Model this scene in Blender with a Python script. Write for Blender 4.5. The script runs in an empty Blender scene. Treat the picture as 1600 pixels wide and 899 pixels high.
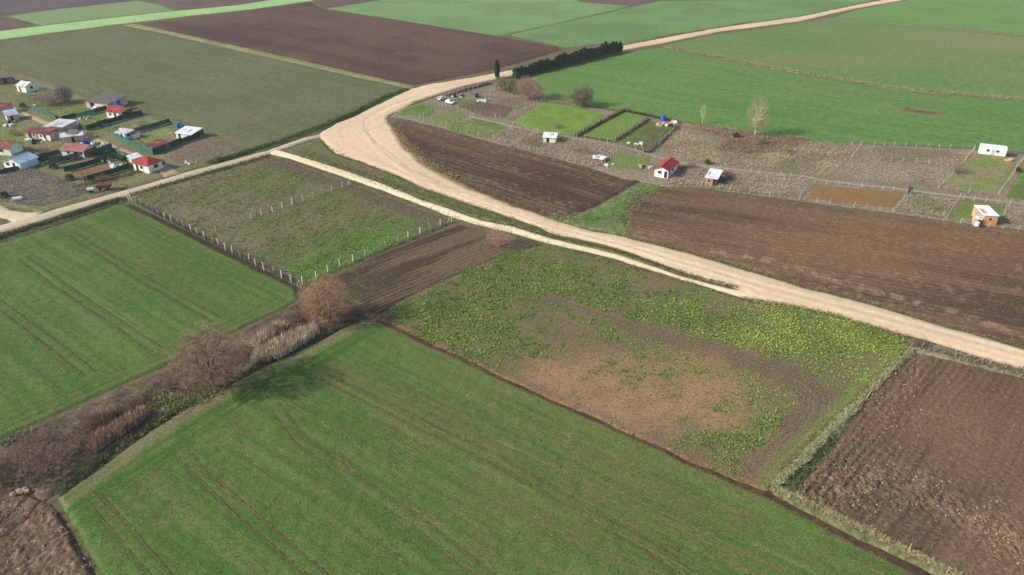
import bpy, math, random
import numpy as np
from mathutils import Vector
R = math.radians
rng = np.random.default_rng(7)
random.seed(7)
sc = bpy.context.scene
COL = sc.collection

# ------------------------------------------------------------------ camera
CAM_H, PITCH, FPX = 75.0, R(29.8), 1100.0      # metres, angle below the horizon, focal length in px of a 1600 px wide frame
cam = bpy.data.cameras.new('camera'); cam.lens = 36.0 * FPX / 1600.0; cam.sensor_width = 36.0
cam.clip_start = 1.0; cam.clip_end = 20000.0
cam_o = bpy.data.objects.new('camera', cam); COL.objects.link(cam_o)
cam_o.location = (0, 0, CAM_H); cam_o.rotation_euler = (math.pi / 2 - PITCH, 0, 0)
sc.camera = cam_o
# ------------------------------------------------------------------ sky and sun
SUN_EL, SUN_AZ = R(30), R(257)                 # azimuth clockwise from +Y: low winter sun on the left, a little behind
w = bpy.data.worlds.new('World'); sc.world = w; w.use_nodes = True
nt = w.node_tree; nt.nodes.clear()
sky = nt.nodes.new('ShaderNodeTexSky'); sky.sky_type = 'NISHITA'; sky.sun_disc = False
sky.sun_elevation = SUN_EL; sky.sun_rotation = SUN_AZ; sky.air_density = 1.0; sky.dust_density = 1.5
bg = nt.nodes.new('ShaderNodeBackground'); bg.inputs[1].default_value = 0.135
out = nt.nodes.new('ShaderNodeOutputWorld')
nt.links.new(sky.outputs[0], bg.inputs[0]); nt.links.new(bg.outputs[0], out.inputs[0])
sun = bpy.data.lights.new('sun', 'SUN'); sun.energy = 3.5; sun.angle = R(0.9); sun.color = (1.0, 0.945, 0.87)
sun_o = bpy.data.objects.new('sun', sun); COL.objects.link(sun_o)
sd = Vector((math.sin(SUN_AZ) * math.cos(SUN_EL), math.cos(SUN_AZ) * math.cos(SUN_EL), math.sin(SUN_EL)))
sun_o.rotation_euler = (-sd).to_track_quat('-Z', 'Y').to_euler(); sun_o.location = sd * 300
sc.view_settings.view_transform = 'Standard'; sc.view_settings.look = 'None'
sc.view_settings.exposure = 0.34; sc.view_settings.gamma = 1.0; sc.view_settings.use_curve_mapping = False

# ------------------------------------------------------------------ helpers
CP, SP = math.cos(PITCH), math.sin(PITCH)
def at(u, v, z=0.0):
    """ground position (metres) of a surveyed point given on the photograph's 1600x899 raster"""
    dx, dy = (u - 800.0) / FPX, (449.5 - v) / FPX
    d = (dx, CP + dy * SP, -SP + dy * CP)
    t = (z - CAM_H) / d[2]
    return (d[0] * t, d[1] * t)
def W(pts): return np.array([at(u, v) for u, v in pts])
def s2l(r, g, b):
    f = lambda c: ((c / 255 + 0.055) / 1.055) ** 2.4 if c > 10 else c / 255 / 12.92
    return np.array([f(r), f(g), f(b)])
KALB = 1.12
def C(r, g, b):  # real-world albedo that a mid-exposed photograph shows as this sRGB value
    return np.minimum(s2l(r, g, b) * KALB * np.array((1.02, 1.0, 0.88)), 0.85)
NT = rng.random((512, 512))
def vn(x, y):
    xi = np.floor(x).astype(np.int64); yi = np.floor(y).astype(np.int64)
    fx = x - xi; fy = y - yi; fx = fx * fx * (3 - 2 * fx); fy = fy * fy * (3 - 2 * fy)
    a = NT[xi & 511, yi & 511]; b = NT[(xi + 1) & 511, yi & 511]; c = NT[xi & 511, (yi + 1) & 511]; d = NT[(xi + 1) & 511, (yi + 1) & 511]
    return (a * (1 - fx) + b * fx) * (1 - fy) + (c * (1 - fx) + d * fx) * fy
def fbm(x, y, s, o=3, seed=0):
    """-1..1, feature size s metres"""
    t = 0; n = 0; amp = 1.0
    for k in range(o):
        t = t + amp * vn(x / s + seed * 17.31 + k * 7.7, y / s - seed * 9.17 + k * 3.3); n += amp; amp *= 0.55; s *= 0.47
    return (t / n - 0.5) * 2.6
def sm(a, b, x):
    t = np.clip((x - a) / (b - a + 1e-9), 0, 1); return t * t * (3 - 2 * t)
def mixc(c1, c2, t): return c1 * (1 - t[:, None]) + c2 * t[:, None]
def dpl(X, Y, pts):
    """distance to a polyline"""
    best = np.full(X.shape, 1e9)
    for (ax, ay), (bx, by) in zip(pts[:-1], pts[1:]):
        vx, vy = bx - ax, by - ay; L = vx * vx + vy * vy + 1e-9
        t = np.clip(((X - ax) * vx + (Y - ay) * vy) / L, 0, 1)
        best = np.minimum(best, (X - ax - t * vx) ** 2 + (Y - ay - t * vy) ** 2)
    return np.sqrt(best)
def inside(X, Y, poly):
    r = np.zeros(X.shape, bool); n = len(poly)
    for i in range(n):
        ax, ay = poly[i]; bx, by = poly[i - 1]
        if ay == by: continue
        r ^= ((ay > Y) != (by > Y)) & (X < (bx - ax) * (Y - ay) / (by - ay) + ax)
    return r
def densify(poly, step, jit, closed=True):
    out = []
    n = len(poly)
    for i in range(n if closed else n - 1):
        a, b = poly[i], poly[(i + 1) % n]
        k = max(1, int(np.hypot(*(b - a)) / step))
        for j in range(k): out.append(a + (b - a) * j / k)
    if not closed: out.append(poly[-1])
    p = np.array(out)
    if jit > 0:
        o = np.stack([fbm(p[:, 0], p[:, 1], 5, 3, 31), fbm(p[:, 0], p[:, 1], 5, 3, 47)], 1) * jit
        p = p + o
    return p
def tag(o, label=None, cat=None, group=None, kind=None):
    if label: o['label'] = label
    if cat: o['category'] = cat
    if group: o['group'] = group
    if kind: o['kind'] = kind
    return o
def np_mesh(name, V, F, mat, colors=None, smooth=False):
    """V (n,3); F (m,k) quads or tris; colors per vertex"""
    me = bpy.data.meshes.new(name)
    V = np.asarray(V, np.float32); F = np.asarray(F, np.int32); m, k = F.shape
    me.vertices.add(len(V)); me.vertices.foreach_set('co', V.ravel())
    me.loops.add(m * k); me.loops.foreach_set('vertex_index', F.ravel())
    me.polygons.add(m); me.polygons.foreach_set('loop_start', np.arange(0, m * k, k, dtype=np.int32))
    me.polygons.foreach_set('loop_total', np.full(m, k, np.int32))
    if smooth: me.polygons.foreach_set('use_smooth', np.ones(m, bool))
    if colors is not None:
        ca = me.color_attributes.new('Col', 'FLOAT_COLOR', 'POINT')
        c4 = np.ones((len(V), 4), np.float32); c4[:, :3] = colors; ca.data.foreach_set('color', c4.ravel())
    me.update(calc_edges=True)
    if mat: me.materials.append(mat)
    return me
def link(name, me, parent=None, loc=(0, 0, 0)):
    o = bpy.data.objects.new(name, me); COL.objects.link(o); o.location = loc
    if parent: o.parent = parent
    return o
def empty(name, loc, rz=0, label=None, cat=None, group=None):
    o = bpy.data.objects.new(name, None); COL.objects.link(o); o.location = loc; o.rotation_euler = (0, 0, rz)
    o.empty_display_size = 0.5
    return tag(o, label, cat, group)

# ------------------------------------------------------------------ materials
def vc_mat(name, scale=1.5, amt=0.35, bump=0.4, rough=0.95, dist=0.1, detail=6.0, scale2=None, hue=0.0):
    """albedo from the mesh's own colour attribute, broken up by fine procedural grain and relief"""
    m = bpy.data.materials.new(name); m.use_nodes = True; t = m.node_tree; N = t.nodes; L = t.links
    b = N['Principled BSDF']; b.inputs['Roughness'].default_value = rough; b.inputs['Specular IOR Level'].default_value = 0.15
    a = N.new('ShaderNodeAttribute'); a.attribute_name = 'Col'
    g = N.new('ShaderNodeNewGeometry')
    n = N.new('ShaderNodeTexNoise'); n.inputs['Scale'].default_value = scale; n.inputs['Detail'].default_value = detail; n.inputs['Roughness'].default_value = 0.68
    L.new(g.outputs['Position'], n.inputs['Vector'])
    mr = N.new('ShaderNodeMapRange'); mr.inputs[1].default_value = 0.34; mr.inputs[2].default_value = 0.66
    mr.inputs[3].default_value = 1 - amt; mr.inputs[4].default_value = 1 + amt
    L.new(n.outputs['Fac'], mr.inputs[0])
    mx = N.new('ShaderNodeVectorMath'); mx.operation = 'SCALE'
    L.new(a.outputs['Color'], mx.inputs[0]); L.new(mr.outputs[0], mx.inputs['Scale'])
    L.new(mx.outputs[0], b.inputs['Base Color'])
    if bump > 0:
        bp = N.new('ShaderNodeBump'); bp.inputs['Strength'].default_value = bump; bp.inputs['Distance'].default_value = dist
        n2 = N.new('ShaderNodeTexNoise'); n2.inputs['Scale'].default_value = scale2 or scale * 1.7; n2.inputs['Detail'].default_value = 8; n2.inputs['Roughness'].default_value = 0.72
        L.new(g.outputs['Position'], n2.inputs['Vector']); L.new(n2.outputs['Fac'], bp.inputs['Height']); L.new(bp.outputs[0], b.inputs['Normal'])
    return m
def pm(name, col, rough=0.7, amt=0.12, scale=1.2, metal=0.0, bump=0.0, rnd=0.0):
    m = bpy.data.materials.new(name); m.use_nodes = True; t = m.node_tree; N = t.nodes; L = t.links
    b = N['Principled BSDF']; b.inputs['Roughness'].default_value = rough; b.inputs['Metallic'].default_value = metal
    b.inputs['Specular IOR Level'].default_value = 0.3
    g = N.new('ShaderNodeTexCoord'); n = N.new('ShaderNodeTexNoise'); n.inputs['Scale'].default_value = scale; n.inputs['Detail'].default_value = 6
    L.new(g.outputs['Object'], n.inputs['Vector'])
    mr = N.new('ShaderNodeMapRange'); mr.inputs[1].default_value = 0.3; mr.inputs[2].default_value = 0.7; mr.inputs[3].default_value = 1 - amt; mr.inputs[4].default_value = 1 + amt * 0.6
    L.new(n.outputs['Fac'], mr.inputs[0])
    mx = N.new('ShaderNodeVectorMath'); mx.operation = 'SCALE'; mx.inputs[0].default_value = tuple(col)
    if rnd:
        oi = N.new('ShaderNodeObjectInfo'); r2 = N.new('ShaderNodeMapRange'); r2.inputs[3].default_value = 1 - rnd; r2.inputs[4].default_value = 1.0
        mu = N.new('ShaderNodeMath'); mu.operation = 'MULTIPLY'; L.new(oi.outputs['Random'], r2.inputs[0]); L.new(r2.outputs[0], mu.inputs[0]); L.new(mr.outputs[0], mu.inputs[1]); L.new(mu.outputs[0], mx.inputs['Scale'])
    else: L.new(mr.outputs[0], mx.inputs['Scale'])
    L.new(mx.outputs[0], b.inputs['Base Color'])
    if bump:
        bp = N.new('ShaderNodeBump'); bp.inputs['Strength'].default_value = bump; bp.inputs['Distance'].default_value = 0.05
        L.new(n.outputs['Fac'], bp.inputs['Height']); L.new(bp.outputs[0], b.inputs['Normal'])
    return m
M = {}
M['crop'] = vc_mat('crop', 3.4, 0.42, 0.5, dist=0.16, scale2=4.5)
M['soil'] = vc_mat('soil', 2.4, 0.42, 0.3, dist=0.12, scale2=3.6)
M['far'] = vc_mat('far_field', 0.45, 0.22, 0.5, dist=0.5, scale2=0.5)
M['road'] = vc_mat('road_dirt', 0.6, 0.11, 0.15, dist=0.06, scale2=1.5)
M['rough'] = vc_mat('rough_grass', 1.3, 0.45, 0.7, dist=0.25, scale2=1.8)
M['leaf'] = vc_mat('leaf', 3.0, 0.15, 0.0, rough=0.75)
M['dry'] = vc_mat('dry_stalk', 2.0, 0.2, 0.0, rough=0.9)

# ------------------------------------------------------------------ ground sheets
def sheet(name, poly, mat, cf, hf=None, cell=1.0, z=0.0, drop=0.28, edge=0.6, jit=0.3, label=None, cat='ground', world=False):
    P = np.array(poly, float) if world else W(poly)
    P = densify(P, max(1.0, cell * 1.2), jit)
    x0, y0 = P.min(0) - cell; x1, y1 = P.max(0) + cell
    xs = np.arange(x0, x1 + cell, cell); ys = np.arange(y0, y1 + cell, cell)
    gx, gy = np.meshgrid(xs, ys, indexing='ij'); nx, ny = gx.shape
    X = gx.ravel().copy(); Y = gy.ravel().copy()
    ins = inside(X, Y, P).reshape(nx, ny)
    keep = ins[:-1, :-1] | ins[1:, :-1] | ins[1:, 1:] | ins[:-1, 1:]
    idx = np.arange(nx * ny).reshape(nx, ny)
    F = np.stack([idx[:-1, :-1][keep], idx[1:, :-1][keep], idx[1:, 1:][keep], idx[:-1, 1:][keep]], 1)
    used = np.unique(F); rem = np.full(nx * ny, -1); rem[used] = np.arange(len(used)); F = rem[F]
    X = X[used]; Y = Y[used]; ii = ins.ravel()[used]
    # distance to the edge: only for vertices near it
    d = np.full(X.shape, 1e3)
    reach = max(edge, cell * 1.6) + 6.0
    nearb = np.ones(X.shape, bool)
    if len(X) > 4000:   # coarse mask of cells close to the outline
        cs = reach
        bx = np.floor((P[:, 0] - x0) / cs).astype(int); by = np.floor((P[:, 1] - y0) / cs).astype(int)
        gw = int((x1 - x0) / cs) + 4; gh = int((y1 - y0) / cs) + 4
        mk = np.zeros((gw, gh), bool)
        for ox in (-1, 0, 1):
            for oy in (-1, 0, 1): mk[np.clip(bx + ox, 0, gw - 1), np.clip(by + oy, 0, gh - 1)] = True
        nearb = mk[np.clip(((X - x0) / cs).astype(int), 0, gw - 1), np.clip(((Y - y0) / cs).astype(int), 0, gh - 1)]
    ids = np.nonzero(nearb)[0]
    A = P; B = np.roll(P, -1, 0); VX = B - A; LL = (VX ** 2).sum(1) + 1e-9
    px = X.copy(); py = Y.copy()
    for c in range(0, len(ids), 3000):
        q = ids[c:c + 3000]
        wx = X[q][:, None] - A[:, 0]; wy = Y[q][:, None] - A[:, 1]
        t = np.clip((wx * VX[:, 0] + wy * VX[:, 1]) / LL, 0, 1)
        ex = A[:, 0] + t * VX[:, 0]; ey = A[:, 1] + t * VX[:, 1]
        dd = (X[q][:, None] - ex) ** 2 + (Y[q][:, None] - ey) ** 2
        j = dd.argmin(1); r = np.arange(len(q))
        d[q] = np.sqrt(dd[r, j]); px[q] = ex[r, j]; py[q] = ey[r, j]
    X = np.where(ii, X, px); Y = np.where(ii, Y, py); d = np.where(ii, d, 0.0)
    Z = np.full(X.shape, z)
    if hf is not None: Z = Z + hf(X, Y, d) * sm(0, edge, d)
    Z = Z - drop * (1 - sm(0, edge, d))
    col = np.clip(cf(X, Y, d), 0.004, 0.85)
    me = np_mesh(name, np.stack([X, Y, Z], 1), F, mat, col, smooth=True)
    o = link(name, me)
    return tag(o, label, cat, None, 'structure')

def rowdir(a, b):
    p, q = W([a, b]); v = (q - p) / np.hypot(*(q - p)); return v
def uv(X, Y, v): return X * v[0] + Y * v[1], -X * v[1] + Y * v[0]   # along, across

def crop_cf(g1, g2, bare, v, rows=0.0, tracks=(), seed=1, bare_amt=0.35, streak=0.5, extra=None):
    def f(X, Y, d):
        a, c = uv(X, Y, v)
        aw = a + fbm(X, Y, 20, 2, seed + 6) * 3; cw_ = c + fbm(X, Y, 30, 2, seed + 8) * 0.4
        t = sm(-0.6, 0.6, fbm(X, Y, 26, 3, seed) * 0.5 + fbm(aw / 24, cw_, 2.6, 2, seed + 5) * streak * 0.4 + fbm(aw / 30, cw_, 0.8, 2, seed + 15) * streak * 0.8 + fbm(X, Y, 0.9, 2, seed + 3) * 0.4)
        col = mixc(g1, g2, t)
        bt = sm(0.0, 0.9, fbm(a / 5, c, 9, 3, seed + 9) * 0.7 + fbm(aw / 40, cw_, 0.7, 2, seed + 16) * streak * 0.5 + fbm(X, Y, 0.8, 2, seed + 12) * 0.5) * bare_amt
        col = mixc(col, bare, bt)
        for pts, wd, amt in tracks:
            dd = dpl(X + fbm(X, Y, 3, 2, seed + 2) * 0.12, Y, pts)
            m = (1 - sm(wd * 0.5, wd * 1.15, dd)) * amt * np.clip(0.72 + 0.55 * fbm(X, Y, 3.5, 2, seed + 7), 0, 1)
            col = mixc(col, bare * 0.62, m)
        if extra: col = extra(X, Y, d, col)
        return col
    return f
def pair(pts, gap=1.8, wd=0.26, amt=1.0):
    p = W(pts); t = np.gradient(p, axis=0); t /= np.hypot(t[:, 0], t[:, 1])[:, None]
    n = np.stack([-t[:, 1], t[:, 0]], 1)
    return [(p + n * gap / 2, wd, amt), (p - n * gap / 2, wd, amt)]
def crop_hf(tracks=(), amp=0.05, seed=3):
    def f(X, Y, d):
        h = fbm(X, Y, 1.2, 2, seed) * amp + fbm(X, Y, 14, 2, seed + 1) * 0.06
        for pts, wd, amt in tracks: h = h - (1 - sm(wd * 0.4, wd * 1.2, dpl(X, Y, pts))) * 0.10 * amt
        return h
    return f
def ruts(parent, lines, col, width, gap, seed, label=None, name='wheel_rut'):
    g = np.random.default_rng(seed); hf = crop_hf(())
    V, F, K = [], [], []
    for pts, amt in lines:
        p = densify(np.asarray(pts), 0.55, 0, closed=False)
        if len(p) < 4: continue
        p = p + np.stack([fbm(p[:, 0], p[:, 1], 4, 2, seed), fbm(p[:, 0], p[:, 1], 4, 2, seed + 1)], 1) * 0.14
        t = np.gradient(p, axis=0); t /= np.hypot(t[:, 0], t[:, 1])[:, None] + 1e-9; n = np.stack([-t[:, 1], t[:, 0]], 1)
        wd = width * g.uniform(0.6, 1.25, len(p))[:, None] * amt ** 0.5; o = len(V)
        z = hf(p[:, 0], p[:, 1], None) + 0.035; s = fbm(p[:, 0], p[:, 1], 7, 3, seed + 5) + g.normal(0, 0.22, len(p)); k = col * g.uniform(0.8, 1.2, (len(p), 1))
        for i in range(len(p)):
            for sg in (1, -1): V.append((p[i, 0] + n[i, 0] * wd[i, 0] * sg / 2, p[i, 1] + n[i, 1] * wd[i, 0] * sg / 2, z[i])); K.append(k[i])
            if i and s[i] > gap: F.append((o + 2 * i - 2, o + 2 * i - 1, o + 2 * i + 1, o + 2 * i))
    ob = link(name, np_mesh(name, np.array(V), np.array(F), M['soil'], np.array(K)), parent); ob['kind'] = 'stuff'
def drill_lines(poly_px, v, n, seed, lo=8, hi=60):
    g = np.random.default_rng(seed); P = W(poly_px); out = []
    X = g.uniform(P[:, 0].min(), P[:, 0].max(), n * 3); Y = g.uniform(P[:, 1].min(), P[:, 1].max(), n * 3); k = inside(X, Y, P)
    for x, y in list(zip(X[k], Y[k]))[:n]:
        L = g.uniform(lo, hi); s = np.linspace(0, L, int(L / 2) + 2); q = np.stack([x + v[0] * s, y + v[1] * s], 1); q = q[inside(q[:, 0], q[:, 1], P)]
        if len(q) > 4: out.append((q, 1.0))
    return out
def plough_cf(c1, c2, c3, v, spacing=1.0, seed=1, clod=0.25, stripe=0.35, extra=None):
    def f(X, Y, d):
        a, c = uv(X, Y, v)
        c = c + fbm(X, Y, 12, 2, seed) * 0.5
        t = sm(-0.5, 0.5, fbm(X, Y, 30, 3, seed + 1) * 0.7 + fbm(a / 12, c, spacing * 2.2, 3, seed + 2) * stripe * 1.3 + np.sin(c * 2 * math.pi / spacing) * stripe * 0.35)
        col = mixc(c1, c2, t)
        col = mixc(col, c3, sm(0.25, 0.85, fbm(X, Y, 0.9, 2, seed + 4) + fbm(a / 6, c, spacing * 3, 2, seed + 6) * 0.5) * clod)
        if extra: col = extra(X, Y, d, col)
        return col
    return f
def plough_hf(v, spacing=1.0, amp=0.08, rough=0.07, seed=1):
    def f(X, Y, d):
        a, c = uv(X, Y, v); c = c + fbm(X, Y, 12, 2, seed) * 0.5
        return np.sin(c * 2 * math.pi / spacing) * amp + fbm(X, Y, 0.8, 2, seed + 3) * rough + fbm(X, Y, 15, 2, seed + 8) * 0.05
    return f
def clod_hf(amp, seed):
    # convex clods with sharp creases between them
    return lambda X, Y, d: (np.abs(fbm(X, Y, 0.62, 1, seed)) + 0.7 * np.abs(fbm(X, Y, 0.36, 1, seed + 1)) - 0.5) * amp + fbm(X, Y, 5, 2, seed + 2) * 0.08
def rough_cf(c1, c2, c3, seed=1, s=6):
    def f(X, Y, d):
        col = mixc(c1, c2, sm(-0.5, 0.5, fbm(X, Y, s, 3, seed)))
        return mixc(col, c3, sm(0.15, 0.7, fbm(X, Y, s * 0.45, 3, seed + 4)) * 0.7)
    return f
def rough_hf(amp=0.1, s=1.6, seed=5):
    return lambda X, Y, d: fbm(X, Y, s, 3, seed) * amp

def flat_cf(c): return lambda X, Y, d: mixc(c * 0.8, c * 1.2, sm(-0.5, 0.5, fbm(X, Y, 1.5, 2, 5)))
# --- the open country all around, one sheet to the horizon
def ground():
    def axis(lo, hi, st): 
        a = np.arange(lo, hi + st, st); e = np.geomspace(st * 2, 7000, 26)
        return np.concatenate([(lo - e)[::-1], a, hi + e])
    xs = axis(-420, 420, 8.0); ys = axis(30, 640, 8.0)
    gx, gy = np.meshgrid(xs, ys, indexing='ij'); nx, ny = gx.shape; X = gx.ravel(); Y = gy.ravel()
    i = np.arange(nx * ny).reshape(nx, ny)
    F = np.stack([i[:-1, :-1].ravel(), i[1:, :-1].ravel(), i[1:, 1:].ravel(), i[:-1, 1:].ravel()], 1)
    c = rough_cf(C(96, 92, 62), C(108, 96, 78), C(84, 100, 56), 3, 9)(X, Y, X)
    farm = sm(620, 760, np.hypot(X, Y - 200))
    patch = sm(-0.2, 0.2, fbm(X, Y, 260, 1, 77))
    c = mixc(c, mixc(C(96, 116, 78), C(92, 74, 66), patch), farm)
    me = np_mesh('ground', np.stack([X, Y, np.full(X.shape, -0.30)], 1), F, M['rough'], c, True)
    tag(link('ground', me), 'rough open ground between the fields and out to the horizon', 'ground', None, 'structure')
ground()

# --- wheat field left of the hedgerow
A_tr = pair([(36, 403), (95, 445), (153, 485), (246, 546)]) + pair([(-60, 428), (0, 476), (89, 542), (142, 585)]) + \
       pair([(114, 366), (170, 402), (221, 434), (338, 499)]) + pair([(196, 336), (240, 360), (285, 385)], amt=0.5) + \
       pair([(0, 668), (130, 610), (250, 556), (372, 500), (440, 468)], amt=0.3) + pair([(0, 400), (90, 370), (190, 335)], amt=0.3)
vA = rowdir((0, 475), (120, 565))
def A_extra(X, Y, d, col):
    col = mixc(col, C(104, 108, 66), (1 - sm(0.5, 5, d)) * 0.35)
    return col
G1, G2, GB = C(72, 102, 44), C(92, 115, 59), C(117, 107, 77)
fieldA = sheet('crop_field', [(-230, 452), (-100, 408), (0, 380), (100, 348), (185, 318), (200, 321), (300, 371), (400, 421), (460, 449), (466, 466), (440, 482), (380, 510), (250, 573), (130, 627), (0, 685), (-230, 790)],
      M['crop'], crop_cf(G1, G2, GB, vA, tracks=A_tr, seed=2, bare_amt=0.42, streak=0.8, extra=A_extra), crop_hf(A_tr), cell=0.32, label='green young wheat field with paired wheel lines below the post fence', cat='field')

ruts(fieldA, [(p, a) for p, w_, a in A_tr], C(82, 78, 52), 0.19, -0.45, 5)
polyA = [(0, 384), (185, 322), (300, 375), (455, 450), (440, 478), (250, 568), (0, 680), (-120, 735), (-120, 425)]
ruts(fieldA, drill_lines(polyA, vA, 130, 6), C(98, 104, 64), 0.2, 0.0, 7, name='drill_line')
# --- wheat field in front of the ditch
C_tr = pair([(428, 632), (470, 688), (564, 756), (658, 820), (752, 896), (900, 1000)], amt=0.75) + \
       pair([(511, 590), (639, 654), (771, 715), (900, 788), (1012, 850), (1069, 891), (1200, 970)], amt=0.85, wd=0.38) + \
       pair([(283, 707), (333, 757), (394, 812), (488, 892), (600, 990)], amt=0.9) + pair([(141, 773), (166, 800), (221, 864), (250, 897), (330, 1000)], amt=0.7) + \
       pair([(500, 560), (560, 585), (760, 672), (1000, 780), (1240, 890)], amt=0.25, gap=3.0)
vC = rowdir((560, 490), (1200, 770))
edgeC = W([(85, 775), (240, 665), (330, 612), (400, 575), (500, 528), (570, 495)])
def C_extra(X, Y, d, col):
    e = dpl(X, Y, edgeC)
    v = rowdir((85, 775), (500, 528)); a, c = uv(X, Y, v)
    col = mixc(col, C(58, 98, 34), sm(3.6, 4.6, e) * (1 - sm(7, 10, e)) * sm(-0.6, 0.5, fbm(a / 20, c, 0.8, 2, 5)) * 0.9)
    col = mixc(col, C(118, 114, 84), (1 - sm(2.6, 4.2, e)) * np.clip(0.7 + 0.5 * fbm(a / 16, c, 0.8, 2, 8), 0, 1))
    q = np.array(at(900, 780)); r = np.hypot((X - q[0]) / 26, (Y - q[1]) / 14)
    col = mixc(col, C(108, 104, 66), (1 - sm(0.3, 1.3, r)) * 0.45 * np.clip(0.6 + 0.6 * fbm(X, Y, 4, 3, 44), 0, 1))
    for l in ([(860, 668), (930, 698), (1010, 735)], [(1080, 765), (1130, 790), (1190, 818)], [(560, 640), (700, 705), (860, 780), (960, 830)], [(1180, 850), (1250, 884), (1300, 910)], [(780, 690), (900, 748), (1060, 822), (1150, 866)], [(500, 660), (620, 738), (760, 830)]):
        col = mixc(col, C(140, 132, 92), (1 - sm(0.12, 0.45, dpl(X, Y, W(l)))) * 0.32 * sm(-0.5, 0.3, fbm(X, Y, 2.2, 2, 66)))
    dr = dpl(X, Y, W([(570, 495), (800, 597), (1000, 685), (1200, 775), (1420, 892)]))
    col = mixc(col, C(116, 92, 70), (1 - sm(0.2, 1.2, dr)) * 0.6)
    return col
fieldC = sheet('crop_field', [(90, 778), (240, 668), (330, 615), (400, 578), (500, 531), (566, 498), (590, 502), (700, 552), (800, 598), (900, 643), (1000, 687), (1100, 733), (1200, 776), (1300, 826), (1420, 889), (1600, 982), (1650, 1060), (270, 1060), (160, 893)],
      M['crop'], crop_cf(C(72, 100, 44), C(92, 112, 58), C(117, 105, 75), vC, tracks=C_tr, seed=4, bare_amt=0.5, streak=0.95, extra=C_extra), crop_hf(C_tr), cell=0.3,
      label='green young wheat field between the hedgerow and the long ditch', cat='field')

ruts(fieldC, [(p, a) for p, w_, a in C_tr], C(100, 92, 62), 0.19, -0.25, 8)
polyC = [(110, 785), (330, 626), (560, 508), (800, 602), (1200, 782), (1400, 886), (1520, 950), (230, 980)]
ruts(fieldC, drill_lines(polyC, vC, 190, 9), C(108, 104, 66), 0.17, 0.0, 10, name='drill_line')
ruts(fieldC, drill_lines(polyC, vC, 34, 11, 4, 16), C(126, 120, 82), 0.11, 0.2, 12, name='straw_line')
# --- ploughed corner, lower left
vD = rowdir((90, 790), (170, 899))
def D_extra(X, Y, d, col):
    for pts in ([(-40, 870), (10, 835), (45, 805), (62, 780)], [(-40, 850), (0, 818), (28, 795), (40, 778)], [(88, 800), (110, 842), (140, 899)]):
        col = mixc(col, C(62, 50, 44), (1 - sm(0.25, 0.6, dpl(X, Y, W(pts)))) * 0.8)
    return col
sheet('ploughed_field', [(-230, 885), (-60, 812), (0, 778), (40, 770), (78, 784), (100, 812), (150, 893), (262, 1060), (-230, 1060)], M['soil'],
      plough_cf(C(88, 70, 58), C(110, 90, 74), C(146, 126, 106), vD, 1.4, 6, 0.5, extra=D_extra), clod_hf(0.22, 6), cell=0.22, label='brown cloddy ploughed field beside the wheat, with tyre ruts', cat='field')

# --- fenced fallow field
vE = rowdir((350, 400), (560, 300))
def E_cf(X, Y, d):
    a, c = uv(X, Y, vE)
    col = mixc(C(112, 104, 82), C(100, 100, 70), sm(-0.5, 0.5, fbm(X, Y, 14, 3, 3)))
    col = mixc(col, C(84, 112, 52), sm(0.0, 0.7, fbm(a / 3, c, 2.2, 3, 8)) * 0.5)
    q = np.array(at(545, 395)); a0, c0 = uv(q[0], q[1], vE)
    g = 1 - sm(0.5, 1.4, np.hypot((a - a0) / 20, (c - c0) / 9) + fbm(X, Y, 7, 2, 5) * 0.25)
    col = mixc(col, C(82, 120, 46), g * 0.85)
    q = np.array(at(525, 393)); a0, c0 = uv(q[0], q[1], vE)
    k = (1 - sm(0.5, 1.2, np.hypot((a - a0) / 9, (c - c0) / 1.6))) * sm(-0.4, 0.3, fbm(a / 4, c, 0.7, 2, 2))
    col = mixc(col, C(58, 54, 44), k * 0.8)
    t = dpl(X, Y, W([(440, 250), (560, 293), (700, 343)]))
    col = mixc(col, C(98, 82, 70), (1 - sm(3, 7, t)) * 0.8)
    return col
def E_hf(X, Y, d):
    a, c = uv(X, Y, vE); return fbm(a / 3, c, 0.7, 2, 4) * 0.09
sheet('fallow_field', [(208, 305), (300, 280), (420, 246), (440, 249), (560, 294), (660, 329), (708, 347), (600, 390), (520, 424), (474, 443), (462, 441), (400, 411), (330, 377)],
      M['rough'], E_cf, E_hf, cell=0.45, label='weedy fallow field enclosed by white concrete posts', cat='field')

# --- dark tilled strip beside the pink shrub
vF = rowdir((560, 470), (800, 375))
sheet('ploughed_field', [(716, 350), (770, 364), (850, 382), (800, 394), (720, 427), (624, 469), (590, 492), (566, 480), (525, 452), (496, 441), (520, 430), (600, 394)], M['soil'],
      plough_cf(C(74, 60, 50), C(106, 88, 70), C(96, 104, 62), vF, 1.3, 9, 0.4, 0.8), plough_hf(vF, 1.3, 0.1, 0.1, 9), cell=0.4, label='dark tilled strip of bare soil under the pink leafless shrub', cat='field')

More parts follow.
